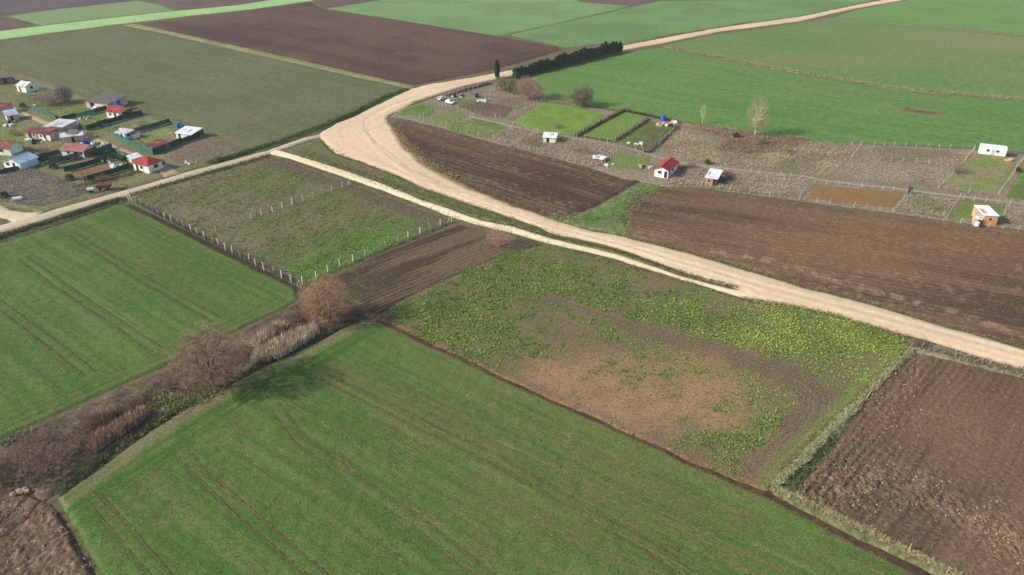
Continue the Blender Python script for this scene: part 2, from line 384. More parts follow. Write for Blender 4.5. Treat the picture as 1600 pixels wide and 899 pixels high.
# --- the weedy plot in the middle
TRK = W([(860, 466), (920, 486), (1000, 515), (1100, 543), (1180, 566), (1250, 594), (1278, 618), (1276, 645), (1240, 690), (1190, 735)])
plotG = [(858, 381), (900, 393), (1000, 420), (1107, 451), (1160, 467), (1214, 476), (1249, 481), (1303, 493), (1356, 509), (1412, 528), (1418, 540), (1400, 560), (1350, 612), (1290, 668), (1225, 738), (1196, 768), (1150, 750), (1000, 685), (900, 640), (800, 595), (700, 549), (593, 500), (630, 468), (726, 424), (806, 391)]
def blob(X, Y, u, v, rx, ry):
    q = at(u, v); return np.exp(-(((X - q[0]) / rx) ** 2 + ((Y - q[1]) / ry) ** 2))
def weed_density(X, Y):
    n = fbm(X, Y, 9, 3, 21) * 0.5 + fbm(X, Y, 2.6, 2, 23) * 0.45
    t = 0.30 + 0.95 * blob(X, Y, 700, 480, 17, 22) + 0.85 * blob(X, Y, 880, 425, 20, 14) + 0.9 * blob(X, Y, 1060, 480, 26, 11) + 0.6 * blob(X, Y, 1180, 512, 16, 8) + 1.2 * blob(X, Y, 1330, 535, 15, 9) + 0.4 * blob(X, Y, 800, 560, 16, 12)
    t = t + 0.8 * blob(X, Y, 1200, 655, 10, 9) + 0.7 * blob(X, Y, 1120, 690, 9, 4) + 0.7 * blob(X, Y, 1060, 590, 9, 8) + 0.4 * blob(X, Y, 940, 585, 6, 4)
    t = t - 0.62 * (0.65 * blob(X, Y, 880, 610, 14, 9) + 0.7 * blob(X, Y, 1090, 590, 8, 8) + 0.6 * blob(X, Y, 1010, 650, 14, 8) + 0.7 * blob(X, Y, 1150, 470, 12, 5) + 0.7 * blob(X, Y, 800, 600, 12, 6) + 0.4 * blob(X, Y, 950, 450, 10, 4) + 0.6 * blob(X, Y, 1060, 445, 14, 3))
    d = dpl(X, Y, TRK); wd = (1.15 + 1.7 * sm(14, 34, X)) * (1 + 0.25 * fbm(X, Y, 2.5, 2, 19))
    t = t - 1.6 * (1 - sm(wd * 0.8, wd * 1.3, d))
    return np.clip(t * 0.85 + n * 0.8 - 0.12, 0, 1)
def G_cf(X, Y, d):
    col = mixc(C(116, 98, 80), C(104, 92, 74), sm(-0.5, 0.5, fbm(X, Y, 10, 3, 11)))
    red = 1.1 * blob(X, Y, 890, 590, 15, 11) + 1.1 * blob(X, Y, 1090, 595, 9, 9) + 0.9 * blob(X, Y, 1020, 640, 15, 9) + 0.5 * blob(X, Y, 1130, 640, 8, 8)
    col = mixc(col, C(154, 120, 90), 0.8 * sm(0.0, 1.3, red * (0.75 + 0.5 * fbm(X, Y, 4, 3, 16)) + fbm(X, Y, 7, 3, 6) * 0.35))
    col = mixc(col, C(106, 110, 64), weed_density(X, Y) * 0.55)
    d2 = dpl(X, Y, TRK); wd = (1.15 + 1.7 * sm(14, 34, X)) * (1 + 0.25 * fbm(X, Y, 2.5, 2, 19))
    col = mixc(col, C(108, 90, 74), (1 - sm(wd * 0.75, wd * 1.1, d2)) * 0.7 * (0.78 + 0.22 * np.sin(d2 * 2 * math.pi / 0.9)))
    dr = dpl(X, Y, W([(595, 495), (700, 544), (800, 590), (900, 635), (1000, 680), (1196, 762)]))
    col = mixc(col, C(120, 94, 74), (1 - sm(0.3, 1.5, dr)) * 0.6)
    rt = dpl(X, Y, W([(1418, 545), (1350, 612), (1290, 668), (1200, 758)]))
    col = mixc(col, C(124, 140, 60), (1 - sm(0.8, 3.2, rt)) * 0.5 * np.clip(0.8 + 0.4 * fbm(X, Y, 2, 2, 4), 0, 1))
    bl = (1 - sm(1.0, 2.6, dpl(X, Y, W([(1170, 470), (1215, 490), (1265, 508), (1300, 513)])))) * 0.7
    return mixc(col, C(118, 100, 84), bl)
def G_hf(X, Y, d):
    d2 = dpl(X, Y, TRK); wd = (1.15 + 1.7 * sm(14, 34, X)) * (1 + 0.25 * fbm(X, Y, 2.5, 2, 19))
    m = 1 - sm(wd, wd * 1.2, d2)
    return fbm(X, Y, 0.9, 3, 13) * 0.035 * (1 - m) + m * (np.sin(d2 * 2 * math.pi / 0.9) * 0.05 - 0.04)
sheet('weedy_plot', plotG, M['soil'], G_cf, G_hf, cell=0.3, jit=0.4, label='fallow plot of tan soil overgrown with bright green weeds', cat='field')

# --- furrow-like ditches between the fields
for pts, wd, lb, c in (([(590, 497), (700, 549), (800, 595), (900, 640), (1000, 684), (1100, 730), (1200, 771), (1262, 801), (1325, 832), (1387, 864), (1450, 896), (1600, 980)], 2.2, 'narrow red brown furrow dividing the weedy plot from the wheat', C(82, 61, 49)),
                       ([(198, 319), (300, 369), (400, 419), (466, 453)], 2.0, 'dark narrow ditch at the foot of the left post fence', C(62, 54, 44))):
    p = densify(W(pts), 3, 0, closed=False); t_ = np.gradient(p, axis=0); t_ /= np.hypot(t_[:, 0], t_[:, 1])[:, None]; n_ = np.stack([-t_[:, 1], t_[:, 0]], 1)
    sheet('furrow', np.concatenate([p + n_ * wd / 2, (p - n_ * wd / 2)[::-1]]), M['soil'], flat_cf(c), rough_hf(0.05, 0.8), cell=0.4, z=-0.22, drop=0.05, edge=0.5, jit=0.15, label=lb, cat='ditch', world=True)
# --- ploughed triangle by the road bend
vJ = rowdir((690, 215), (900, 275))
sheet('ploughed_field', [(614, 188), (650, 191), (693, 201), (747, 217), (800, 232), (853, 244), (920, 262), (975, 280), (1003, 281), (985, 290), (940, 316), (912, 329), (885, 334), (850, 333), (800, 316), (745, 293), (706, 272), (674, 253), (646, 230), (626, 206)], M['soil'],
      plough_cf(C(72, 54, 46), C(98, 76, 62), C(136, 112, 94), vJ, 2.2, 14, 0.45, 0.8), plough_hf(vJ, 2.2, 0.14, 0.13, 14), cell=0.6, label='dark chocolate ploughed triangle inside the road bend', cat='field')
# --- long ploughed field right of the road
vK = rowdir((1000, 320), (1500, 400))
def K_extra(X, Y, d, col):
    a, c = uv(X, Y, vK)
    t = dpl(X, Y, W([(1120, 395), (1210, 408), (1350, 450), (1500, 492), (1700, 560)]))
    col = mixc(col, C(158, 132, 112), (1 - sm(0.6, 2.2, t)) * 0.55 * sm(-0.3, 0.4, fbm(X, Y, 1.5, 2, 3)))
    q = at(1500, 380); m = np.exp(-(((X - q[0]) / 55) ** 2 + ((Y - q[1]) / 18) ** 2))
    return mixc(col, C(128, 98, 74), m * 0.6)
sheet('ploughed_field', [(974, 366), (978, 345), (985, 320), (1008, 303), (1040, 294), (1080, 292), (1160, 303), (1240, 313), (1320, 327), (1400, 335), (1480, 347), (1540, 355), (1600, 362), (1850, 405), (1850, 612), (1600, 538), (1480, 505), (1356, 469), (1249, 441), (1142, 409), (1036, 379)], M['soil'],
      plough_cf(C(80, 64, 52), C(108, 86, 68), C(138, 114, 94), vK, 1.7, 17, 0.5, 0.85, extra=K_extra), plough_hf(vK, 1.7, 0.12, 0.12, 17), cell=0.5, label='long brown ploughed field between the dirt road and garden plots', cat='field')
# --- cloddy field, lower right
vL = rowdir((1300, 700), (1420, 570))
def L_hf(X, Y, d):
    k = np.exp(-(dpl(X, Y, W([(1290, 770), (1380, 765), (1450, 765), (1520, 810), (1620, 870), (1750, 940)])) / 5.0) ** 2); e = np.exp(-(dpl(X, Y, W([(1255, 780), (1310, 700), (1345, 650), (1420, 570)])) / 6.0) ** 2)
    a, c = uv(X, Y, vL)
    return clod_hf(1.0, 19)(X, Y, d) * (0.05 + 0.2 * k + 0.1 * e) + np.sin((c + fbm(X, Y, 4, 2, 9) * 0.4) * 2 * math.pi / 1.1) * 0.1 * e + fbm(X, Y, 0.5, 2, 4) * 0.04
def L_extra(X, Y, d, col):
    q = at(1540, 640); m = np.exp(-(((X - q[0]) / 16) ** 2 + ((Y - q[1]) / 11) ** 2)); col = mixc(col, C(118, 88, 68), m * 0.55 * np.clip(0.8 + 0.5 * fbm(X, Y, 2, 2, 3), 0, 1))
    t = dpl(X, Y, W([(1290, 760), (1420, 745), (1500, 800), (1620, 860)]))
    return mixc(col, C(160, 138, 114), (1 - sm(1, 5, t)) * 0.25 * sm(-0.2, 0.5, fbm(X, Y, 0.8, 2, 3)))
sheet('ploughed_field', [(1432, 553), (1493, 566), (1600, 592), (1900, 668), (1900, 1120), (1600, 955), (1495, 900), (1387, 845), (1325, 815), (1258, 784), (1246, 768), (1297, 708), (1330, 660), (1366, 610), (1410, 572)], M['soil'],
      plough_cf(C(84, 67, 54), C(110, 89, 71), C(142, 121, 100), vL, 1.2, 19, 0.3, 0.5, extra=L_extra), L_hf, cell=0.22, label='rough ploughed field of large pale clods right of the ditch', cat='field')

# --- upper left stubble-green field and the far patchwork
vM = rowdir((100, 60), (500, 170))
sheet('crop_field', [(-330, 110), (0, 66), (190, 39), (250, 50), (400, 84), (520, 111), (634, 138), (600, 150), (540, 177), (500, 198), (440, 220), (400, 234), (370, 226), (330, 205), (280, 186), (200, 166), (140, 149), (80, 126), (40, 113), (0, 104), (-330, 116)],
      M['far'], crop_cf(C(88, 96, 62), C(102, 104, 74), C(104, 94, 78), vM, seed=22, bare_amt=0.4, streak=1.0), crop_hf(amp=0.08), cell=1.6, edge=2, label='grey green stubbled field above the garden houses', cat='field')
def strip(pts_px, width, name, mat, cf, z, cell=0.5, label=None, cat='road', hf=None, edge=0.5, jit=0.25, drop=0.28, n0=None):
    p = densify(W(pts_px), 4, 0, closed=False); t = np.gradient(p, axis=0); t /= np.hypot(t[:, 0], t[:, 1])[:, None]
    n = np.stack([-t[:, 1], t[:, 0]], 1); wd = np.interp(np.linspace(0, 1, len(p)), np.linspace(0, 1, len(width)), width)[:, None] if np.ndim(width) else width
    poly = np.concatenate([p + n * wd / 2, (p - n * wd / 2)[::-1]])
    return sheet(name, poly, mat, cf, hf, cell, z, drop, edge, jit, label, cat, world=True)
sheet('ploughed_field', [(212, 38), (300, 26), (400, 14), (485, 3), (506, 14), (587, 26), (681, 41), (775, 56), (869, 72), (881, 77), (797, 102), (744, 114), (681, 126), (644, 133), (520, 106), (400, 79)], M['far'],
      plough_cf(C(74, 56, 50), C(94, 72, 62), C(118, 90, 72), vM, 5, 25, 0.3, 0.35), None, cell=2.0, edge=2, label='large dark brown ploughed field beyond the road junction', cat='field')
def flat(c1, c2, seed, s=30): return lambda X, Y, d: mixc(c1, c2, sm(-0.6, 0.6, fbm(X, Y, s, 3, seed) + fbm(X, Y, 4, 2, seed + 2) * 0.3))
FAR = [
 ([(-330, 100), (0, 61), (170, 39), (290, 25), (400, 13), (485, 1), (520, -8), (440, -3), (370, 8), (270, 17), (170, 28), (65, 40), (0, 48), (-330, 88)], C(138, 174, 112), C(152, 186, 124), 'pale bright green grass strip between the far fields', 'grass_strip'),
 ([(12, 25), (100, 13), (215, 1), (245, 6), (272, 16), (170, 27), (65, 39), (32, 30)], C(112, 138, 90), C(122, 134, 98), 'dull green field wedged between far brown fields', 'crop_field'),
 ([(-330, 60), (-100, 34), (5, 26), (30, 31), (60, 39), (0, 47), (-330, 86)], C(94, 72, 68), C(106, 84, 76), 'small reddish brown field beyond the pale green strip', 'ploughed_field'),
 ([(-330, 20), (0, -8), (215, -8), (210, 0), (100, 12), (0, 24), (-330, 58)], C(84, 76, 80), C(94, 84, 86), 'dark purplish field at the far left', 'ploughed_field'),
 ([(222, 0), (240, -10), (460, -14), (440, -4), (370, 7), (276, 16), (247, 5)], C(92, 76, 72), C(104, 86, 80), 'brown field beyond the pale green strip, right of the dull green one', 'ploughed_field'),
 ([(488, 2), (530, -8), (800, -14), (590, 0), (508, 13)], C(96, 76, 70), C(106, 84, 76), 'thin brown field behind the large dark one', 'ploughed_field'),
 ([(510, 13), (592, 0), (700, -16), (890, -16), (905, 3), (985, 9), (895, 30), (785, 54), (775, 55), (681, 40), (587, 25)], C(112, 142, 92), C(100, 130, 80), 'soft green field behind the large brown one', 'crop_field'),
 ([(796, 54), (900, 31), (985, 11), (1030, 2), (1290, -2), (1370, -2), (1330, 8), (1250, 24), (1119, 42), (985, 67), (940, 66), (885, 74)], C(104, 136, 82), C(94, 124, 72), 'green field along the far stretch of dirt road', 'crop_field'),
 ([(900, 0), (960, -14), (1100, -14), (1030, 1), (988, 9), (930, 6)], C(88, 72, 66), C(100, 84, 74), 'small dark ploughed patch at the far edge of the green fields', 'ploughed_field'),
]
for k, (pl, c1, c2, lb, nm) in enumerate(FAR):
    sheet(nm, pl, M['far'], flat(c1, c2, 40 + k), None, cell=3.0, edge=2, jit=0.6, label=lb, cat='field')
vT = rowdir((1000, 120), (1500, 190))
def T_extra(X, Y, d, col):
    for u, v, rx, ry in ((1560, 75, 70, 25), (1260, 95, 40, 15), (1500, 55, 60, 20)):
        col = mixc(col, C(126, 122, 84), blob(X, Y, u, v, rx, ry) * 0.55)
    a, c = uv(X, Y, vT)
    for l in ([(1268, 203), (1330, 180), (1395, 160)], [(1280, 212), (1450, 205), (1600, 212)], [(900, 140), (1050, 160), (1250, 190)], [(1100, 96), (1300, 150), (1500, 185)]):
        col = mixc(col, C(122, 128, 84), (1 - sm(0.5, 2.2, dpl(X, Y, W(l)))) * 0.3 * sm(-0.6, 0.3, fbm(X, Y, 12, 2, 66)))
    col = mixc(col, C(124, 102, 82), blob(X, Y, 1440, 175, 7, 3) * 0.8)
    return col
T1, T2 = C(80, 118, 54), C(98, 128, 68)
sheet('crop_field', [(986, 80), (1033, 74), (1200, 107), (1400, 141), (1600, 157), (1850, 172), (1850, 262), (1600, 236), (1540, 230), (1300, 221), (1260, 217), (1180, 207), (1050, 184), (1000, 177), (940, 166), (895, 159), (856, 150), (835, 135), (830, 119), (900, 100)],
      M['far'], crop_cf(T1, T2, C(116, 118, 78), vT, seed=31, bare_amt=0.3, streak=0.9, extra=T_extra), None, cell=1.5, edge=1.5, label='big green wheat field sloping behind the garden plots', cat='field')
sheet('crop_field', [(1040, 70), (1119, 54), (1250, 36), (1300, 27), (1400, 38), (1600, 57), (1850, 76), (1850, 168), (1600, 153), (1400, 137), (1200, 103)],
      M['far'], crop_cf(C(86, 120, 56), C(104, 126, 72), C(126, 120, 84), vT, seed=33, bare_amt=0.45, streak=0.9, extra=T_extra), None, cell=2.0, edge=1.5, label='green wheat field with brownish tinges beyond the weedy bank', cat='field')
sheet('crop_field', [(1310, 25), (1345, 14), (1420, 0), (1470, -10), (1900, -10), (1850, 72), (1600, 53), (1400, 35)],
      M['far'], crop_cf(C(88, 130, 60), C(102, 134, 70), C(120, 130, 84), vT, seed=35, bare_amt=0.3, streak=0.8), None, cell=3.0, edge=2, label='bright green field at the far right above the others', cat='field')

# --- rough ground of the garden colony, the village, the banks
sheet('garden_ground', [(610, 181), (625, 170), (660, 159), (690, 147), (724, 136), (765, 127), (830, 138), (856, 152), (900, 162), (1000, 180), (1050, 187), (1180, 210), (1270, 220), (1540, 233), (1600, 239), (1850, 265), (1850, 400), (1600, 358), (1480, 344), (1400, 332), (1160, 301), (1080, 289), (1040, 291), (1008, 284), (975, 278), (920, 260), (853, 242), (747, 215), (650, 189)],
      M['rough'], rough_cf(C(136, 122, 106), C(124, 112, 92), C(110, 112, 76), 51, 8), rough_hf(0.08), cell=1.2, z=-0.1, drop=0.2, label='grey green rough ground under the fenced garden plots', cat='ground')
sheet('village_ground', [(-330, 118), (0, 108), (40, 117), (80, 130), (140, 153), (200, 170), (280, 190), (330, 209), (366, 228), (385, 240), (300, 262), (200, 291), (100, 319), (60, 330), (20, 322), (-330, 330)],
      M['rough'], rough_cf(C(106, 112, 70), C(122, 116, 92), C(90, 108, 56), 53, 9), rough_hf(0.08), cell=1.2, z=-0.1, drop=0.2, label='rough grass and yards around the garden houses', cat='ground')
sheet('grass_verge', [(447, 234), (470, 226), (500, 219), (512, 230), (524, 240), (546, 249), (569, 255), (596, 266), (631, 281), (658, 293), (697, 309), (735, 321), (772, 333), (801, 344), (838, 356), (857, 365), (885, 372), (960, 389), (1071, 427), (1150, 449), (1071, 430), (1000, 407), (913, 383), (866, 371), (829, 360), (800, 351), (754, 342), (697, 322), (660, 310), (560, 274)],
      M['rough'], rough_cf(C(108, 102, 76), C(96, 106, 66), C(104, 88, 72), 55, 5), rough_hf(0.1), cell=0.5, z=0.0, label='rough grass median between the pale track and the wide road', cat='verge')
sheet('hedge_bank', [(-230, 795), (-100, 738), (0, 690), (130, 632), (250, 578), (380, 515), (466, 470), (480, 446), (500, 446), (560, 478), (588, 495), (566, 494), (500, 527), (400, 574), (330, 611), (240, 664), (150, 722), (90, 768), (70, 782), (40, 766), (0, 774), (-60, 808), (-230, 880)],
      M['rough'], rough_cf(C(86, 74, 64), C(112, 98, 84), C(100, 102, 70), 57, 4), rough_hf(0.25, 2.2), cell=0.5, z=0.02, label='brown leaf litter bank carrying the hedgerow', cat='bank')
sheet('ditch_bank', [(1424, 543), (1432, 550), (1410, 568), (1366, 606), (1330, 656), (1297, 704), (1246, 764), (1258, 780), (1325, 812), (1387, 842), (1495, 897), (1600, 952), (1600, 978), (1480, 908), (1380, 859), (1300, 820), (1208, 773), (1200, 762), (1230, 738), (1292, 668), (1352, 612), (1403, 560)],
      M['rough'], rough_cf(C(128, 124, 92), C(110, 112, 76), C(92, 104, 62), 59, 2.5), lambda X, Y, d: fbm(X, Y, 1.6, 3, 5) * 0.12 - 0.75 * (1 - sm(0.6, 1.5, dpl(X, Y, W([(1300, 680), (1270, 714), (1236, 760)])))), cell=0.4, z=0.02, label='overgrown bank and ditch between the weedy plot and clod field', cat='bank')
sheet('grass_verge', [(1420, 528), (1480, 543), (1600, 579), (1850, 652), (1850, 664), (1600, 590), (1493, 564), (1434, 551), (1424, 541)],
      M['rough'], rough_cf(C(132, 124, 104), C(116, 116, 84), C(104, 112, 70), 61, 3), rough_hf(0.1), cell=0.5, z=0.02, label='grey grass verge between the dirt road and clod field', cat='verge')
sheet('grass_verge', [(-230, 435), (-100, 395), (0, 364), (100, 332), (185, 306), (196, 308), (196, 318), (185, 317), (100, 347), (0, 379), (-100, 407), (-230, 451)],
      M['rough'], rough_cf(C(96, 96, 66), C(82, 88, 56), C(112, 102, 80), 63, 3), rough_hf(0.14), cell=0.5, z=0.02, label='dark weedy verge between the lane and the left wheat field', cat='verge')
sheet('grass_verge', [(385, 240), (440, 222), (500, 200), (540, 179), (600, 152), (642, 138), (645, 142), (604, 157), (560, 177), (503, 203), (480, 211), (420, 233)],
      M['rough'], rough_cf(C(72, 92, 52), C(88, 98, 60), C(104, 100, 76), 65, 4), rough_hf(0.15), cell=0.7, z=0.02, label='dark green verge between the lane and the stubbled field', cat='verge')
sheet('grass_verge', [(988, 365), (960, 365), (920, 356), (876, 344), (890, 338), (914, 331), (942, 318), (987, 292), (1006, 284), (1040, 291), (1008, 301), (983, 320), (975, 345)],
      M['rough'], rough_cf(C(108, 116, 78), C(84, 118, 50), C(132, 124, 104), 67, 4), rough_hf(0.15), cell=0.6, z=0.0, label='grassy gap between two ploughed fields with a drain', cat='verge')
sheet('grass_verge', [(608, 190), (616, 192), (630, 210), (648, 232), (676, 256), (708, 276), (748, 297), (802, 320), (850, 337), (870, 341), (829, 331), (772, 311), (735, 297), (696, 278), (667, 262), (649, 247), (631, 230), (620, 211)],
      M['rough'], rough_cf(C(132, 112, 84), C(112, 98, 72), C(106, 108, 70), 69, 4), rough_hf(0.12), cell=0.6, z=0.0, label='tan dry verge along the inside of the road bend', cat='verge')
sheet('grass_verge', [(206, 38), (212, 37), (400, 78), (520, 105), (648, 134), (640, 138), (520, 112), (400, 85), (250, 51), (190, 39)],
      M['far'], rough_cf(C(140, 138, 96), C(122, 124, 84), C(108, 104, 72), 71, 10), None, cell=1.5, z=0.03, label='pale grass baulk between the stubbled and dark brown fields', cat='verge')
def bank(pts, wd, label, c1, c2, c3, seed): strip(pts, wd, 'grass_verge', M['far'], rough_cf(c1, c2, c3, seed, 5), 0.05, 1.2, label, 'verge', rough_hf(0.2), 1.0, 0.8)
bank([(1035, 72), (1200, 105), (1400, 139), (1600, 155), (1850, 170)], 3.0, 'tan weedy bank dividing two green fields', C(136, 134, 98), C(118, 124, 80), C(146, 136, 110), 73)
bank([(1305, 26), (1400, 37), (1600, 55), (1850, 74)], 2.5, 'faint pale bank at the far edge of the green fields', C(120, 140, 94), C(112, 132, 80), C(140, 140, 110), 75)
bank([(790, 55), (897, 31), (985, 10), (1030, 1)], 2.0, 'thin brown ditch line between two far green fields', C(104, 100, 70), C(118, 112, 80), C(90, 90, 64), 77)
bank([(980, 68), (1050, 54), (1119, 43), (1180, 32)], 2.5, 'dark brown bank beside the far dirt road', C(96, 84, 62), C(108, 100, 72), C(84, 90, 56), 79)

# --- roads
def road_cf(c1, c2, lines, seed):
    pl = [(W(l), wd, c, a) for l, wd, c, a in lines]
    def f(X, Y, d):
        col = mixc(c1, c2, sm(-0.6, 0.6, fbm(X, Y, 18, 3, seed) + fbm(X, Y, 2.5, 3, seed + 1) * 0.3))
        for p, wd, c, a in pl:
            col = mixc(col, c, (1 - sm(wd * 0.4, wd, dpl(X + fbm(X, Y, 6, 2, seed) * 0.3, Y, p))) * a * np.clip(0.75 + 0.5 * fbm(X, Y, 5, 2, seed + 3), 0, 1))
        return mixc(col, C(158, 138, 108), (1 - sm(0.0, 0.9, d)) * 0.45)
    return f
RD1, RD2, RDL, RDD = C(214, 186, 160), C(204, 178, 150), C(226, 204, 178), C(182, 148, 120)
lines = [([(1600, 551), (1400, 498), (1200, 446), (1000, 388), (860, 352), (740, 312), (660, 276), (600, 236), (575, 205), (580, 188), (610, 168), (680, 144), (790, 115)], 0.7, RDL, 1.0),
         ([(1600, 563), (1400, 508), (1200, 456), (1000, 394), (860, 358), (740, 317), (650, 280), (592, 240), (566, 207), (571, 188), (605, 165), (680, 140)], 0.7, RDL, 0.8),
         ([(720, 302), (640, 264), (596, 230), (568, 205), (568, 188), (600, 168), (640, 154), (660, 147)], 0.5, RDD, 1.0),
         ([(700, 296), (620, 255), (585, 226), (574, 206), (578, 190), (610, 172)], 0.45, RDD, 0.75),
         ([(1600, 557), (1400, 503), (1200, 451), (1000, 391), (860, 355), (740, 314)], 0.5, RDD, 0.45), ([(1412, 4), (1250, 30), (1119, 47), (979, 73), (800, 114), (700, 136)], 0.6, RDD, 0.4),
         ([(1600, 546), (1400, 493), (1200, 440), (1000, 382), (860, 345), (760, 310)], 0.5, RDD, 0.35), ([(560, 185), (530, 205), (540, 225), (600, 256), (660, 284)], 0.5, RDD, 0.4), ([(505, 213), (540, 215), (590, 200), (640, 168)], 0.4, RDD, 0.4),
         ([(650, 160), (630, 168), (605, 184), (618, 208)], 1.4, C(200, 178, 140), 0.5)]
main = [(1850, 612), (1600, 545), (1480, 510), (1356, 474), (1249, 446), (1142, 414), (1036, 384), (960, 367), (932, 362), (904, 353), (876, 346), (847, 336), (829, 330), (800, 322), (772, 310), (735, 296), (696, 277), (667, 261), (649, 247), (631, 231), (620, 211), (608, 192), (603, 184), (612, 177), (631, 169), (653, 157), (689, 145), (724, 134), (766, 125), (798, 118), (880, 100), (979, 77), (1031, 68), (1119, 50), (1250, 33), (1337, 13), (1412, 0), (1470, -10),
        (1440, -11), (1381, 0), (1337, 8), (1250, 26), (1119, 44), (979, 70), (880, 93), (789, 111), (742, 120), (707, 126), (671, 131), (641, 139), (605, 156), (580, 168), (560, 179), (525, 193), (503, 206), (495, 211), (503, 217), (512, 228), (524, 238), (546, 247), (569, 253), (596, 264), (631, 279), (658, 291), (697, 306), (735, 318), (772, 330), (801, 341), (838, 353), (857, 362), (885, 369), (922, 377), (960, 386), (1000, 399), (1071, 425), (1142, 447), (1160, 453), (1170, 462), (1214, 473), (1249, 478), (1303, 490), (1356, 506), (1417, 524), (1480, 540), (1600, 577), (1850, 648)]
sheet('dirt_road', main, M['road'], road_cf(RD1, RD2, lines, 81), lambda X, Y, d: fbm(X, Y, 6, 2, 3) * 0.03, cell=0.6, z=0.08, drop=0.3, edge=1.0, jit=0.55, label='wide pale peach dirt road sweeping through a bend', cat='road')
trk = [(421, 238), (432, 233), (452, 239), (500, 253), (540, 266), (600, 287), (660, 312), (697, 324), (735, 337), (754, 344), (800, 353), (829, 362), (866, 373), (913, 384), (960, 395), (1000, 408), (1071, 432), (1140, 450), (1230, 462), (1230, 470), (1160, 464), (1107, 448), (1000, 416), (960, 403), (922, 394), (885, 386), (847, 377), (810, 366), (772, 357), (735, 347), (697, 335), (660, 321), (600, 298), (540, 277), (500, 263), (452, 247), (425, 241)]
sheet('farm_track', trk, M['road'], road_cf(C(228, 212, 182), C(218, 198, 166), [], 83), None, cell=0.35, z=0.055, drop=0.3, edge=0.6, jit=0.25, label='narrow whitish farm track beside the wide road', cat='road')
strip([(504, 211), (480, 216), (420, 237), (360, 254), (290, 273), (240, 288), (200, 300), (100, 328), (50, 344), (0, 357), (-100, 386), (-230, 425)], [3.2, 3.4, 4.0, 4.6, 5.0, 5.0, 5.2], 'lane', M['road'],
      road_cf(C(186, 172, 150), C(176, 162, 140), [([(480, 215), (290, 272), (100, 326), (0, 355)], 0.5, C(204, 190, 168), 0.7)], 85), 0.06, 0.45, 'grey beige lane running from the junction past the garden houses', 'road', edge=0.8)
sheet('road_mouth', [(-330, 290), (-60, 314), (0, 320), (16, 328), (40, 331), (68, 330), (62, 338), (20, 350), (10, 342), (-20, 336), (-60, 331), (-330, 303)], M['road'], road_cf(C(206, 188, 164), C(196, 178, 152), [], 87), None, cell=0.5, z=0.10, edge=0.8, label='pale dirt side road joining the lane at the left', cat='road')
strip([(-60, 150), (0, 163), (20, 169), (67, 190), (95, 198), (120, 206), (160, 222), (200, 240), (235, 252), (258, 264), (270, 273)], [2.6, 2.8, 3.0, 3.4, 5.0], 'lane', M['road'],
      road_cf(C(172, 150, 126), C(160, 140, 116), [], 89), 0.05, 0.5, 'narrow brown lane between the garden houses', 'road', edge=0.7)
strip([(733, 181), (780, 192), (830, 204), (880, 212), (917, 218), (949, 224), (991, 233), (1035, 247), (1062, 253), (1125, 262), (1260, 275), (1285, 281), (1415, 296), (1478, 304), (1532, 310), (1600, 318), (1850, 350)], 2.4, 'path', M['road'],
      road_cf(C(148, 138, 126), C(134, 126, 112), [], 91), 0.02, 0.6, 'grey footpath between the two rows of garden plots', 'path', edge=0.7)

# --- garden plots
def plot(px, c1, c2, c3, label, seed, name='garden_plot', mat='rough', s=4):
    sheet(name, px, M[mat], rough_cf(c1, c2, c3, seed, s), rough_hf(0.06), cell=0.7, z=0.0, drop=0.2, edge=0.6, jit=0.2, label=label, cat='garden plot')
LG, MG, OG = C(96, 124, 58), C(86, 112, 50), C(116, 122, 72)
plot([(620, 176), (632, 170), (659, 163), (680, 166), (686, 169), (669, 182), (653, 183), (624, 179)], MG, LG, OG, 'small green lawn plot by the road bend', 101)
plot([(671, 184), (700, 175), (724, 177), (734, 182), (714, 190), (686, 195), (670, 191)], OG, C(112, 118, 66), LG, 'olive lawn plot beside the ploughed triangle', 102)
plot([(689, 198), (739, 184), (778, 192), (796, 200), (789, 206), (768, 216), (752, 215), (724, 209)], OG, MG, C(120, 116, 78), 'grassy plot with a heap of grey rubble', 103)
plot([(714, 166), (751, 159), (778, 162), (803, 169), (791, 184), (760, 183)], C(96, 80, 66), C(106, 90, 74), C(88, 76, 62), 'dug brown soil plot with white fence posts', 104)
plot([(709, 153), (742, 156), (760, 161), (716, 166), (702, 163)], C(92, 106, 60), C(104, 112, 68), C(84, 92, 54), 'patch of lawn beside the parked cars', 105)
plot([(797, 191), (850, 160), (900, 165), (942, 176), (946, 182), (900, 212), (880, 211), (843, 205)], C(112, 138, 62), C(100, 128, 54), C(128, 138, 76), 'large bright green lawn plot', 106)
plot([(901, 213), (954, 184), (976, 174), (1013, 181), (1010, 186), (960, 220), (946, 221)], C(98, 128, 58), C(108, 132, 62), C(116, 124, 74), 'bright green lawn plot between two dark hedged fences', 107)
plot([(965, 221), (1013, 188), (1056, 197), (1029, 224), (1008, 238), (984, 232)], MG, C(98, 84, 64), LG, 'vegetable plot with dark beds below the blue tank', 108, s=2.5)
plot([(940, 256), (963, 239), (1018, 248), (1016, 258), (992, 265), (952, 261)], OG, LG, C(118, 120, 74), 'mown olive lawn left of the red roofed hut', 109)
plot([(1270, 288), (1417, 300), (1397, 326), (1258, 311)], C(136, 104, 66), C(128, 98, 62), C(120, 104, 66), 'bare ochre soil rectangle fenced with white posts', 110, mat='soil')
plot([(1502, 313), (1577, 319), (1562, 346), (1480, 341)], C(116, 112, 72), C(100, 118, 56), C(126, 116, 82), 'olive grass plot beside the plywood cabin', 111)
plot([(1524, 236), (1594, 246), (1562, 303), (1468, 294)], C(136, 124, 94), C(108, 128, 62), C(122, 114, 86), 'dry and green grass plot below the white container', 112)
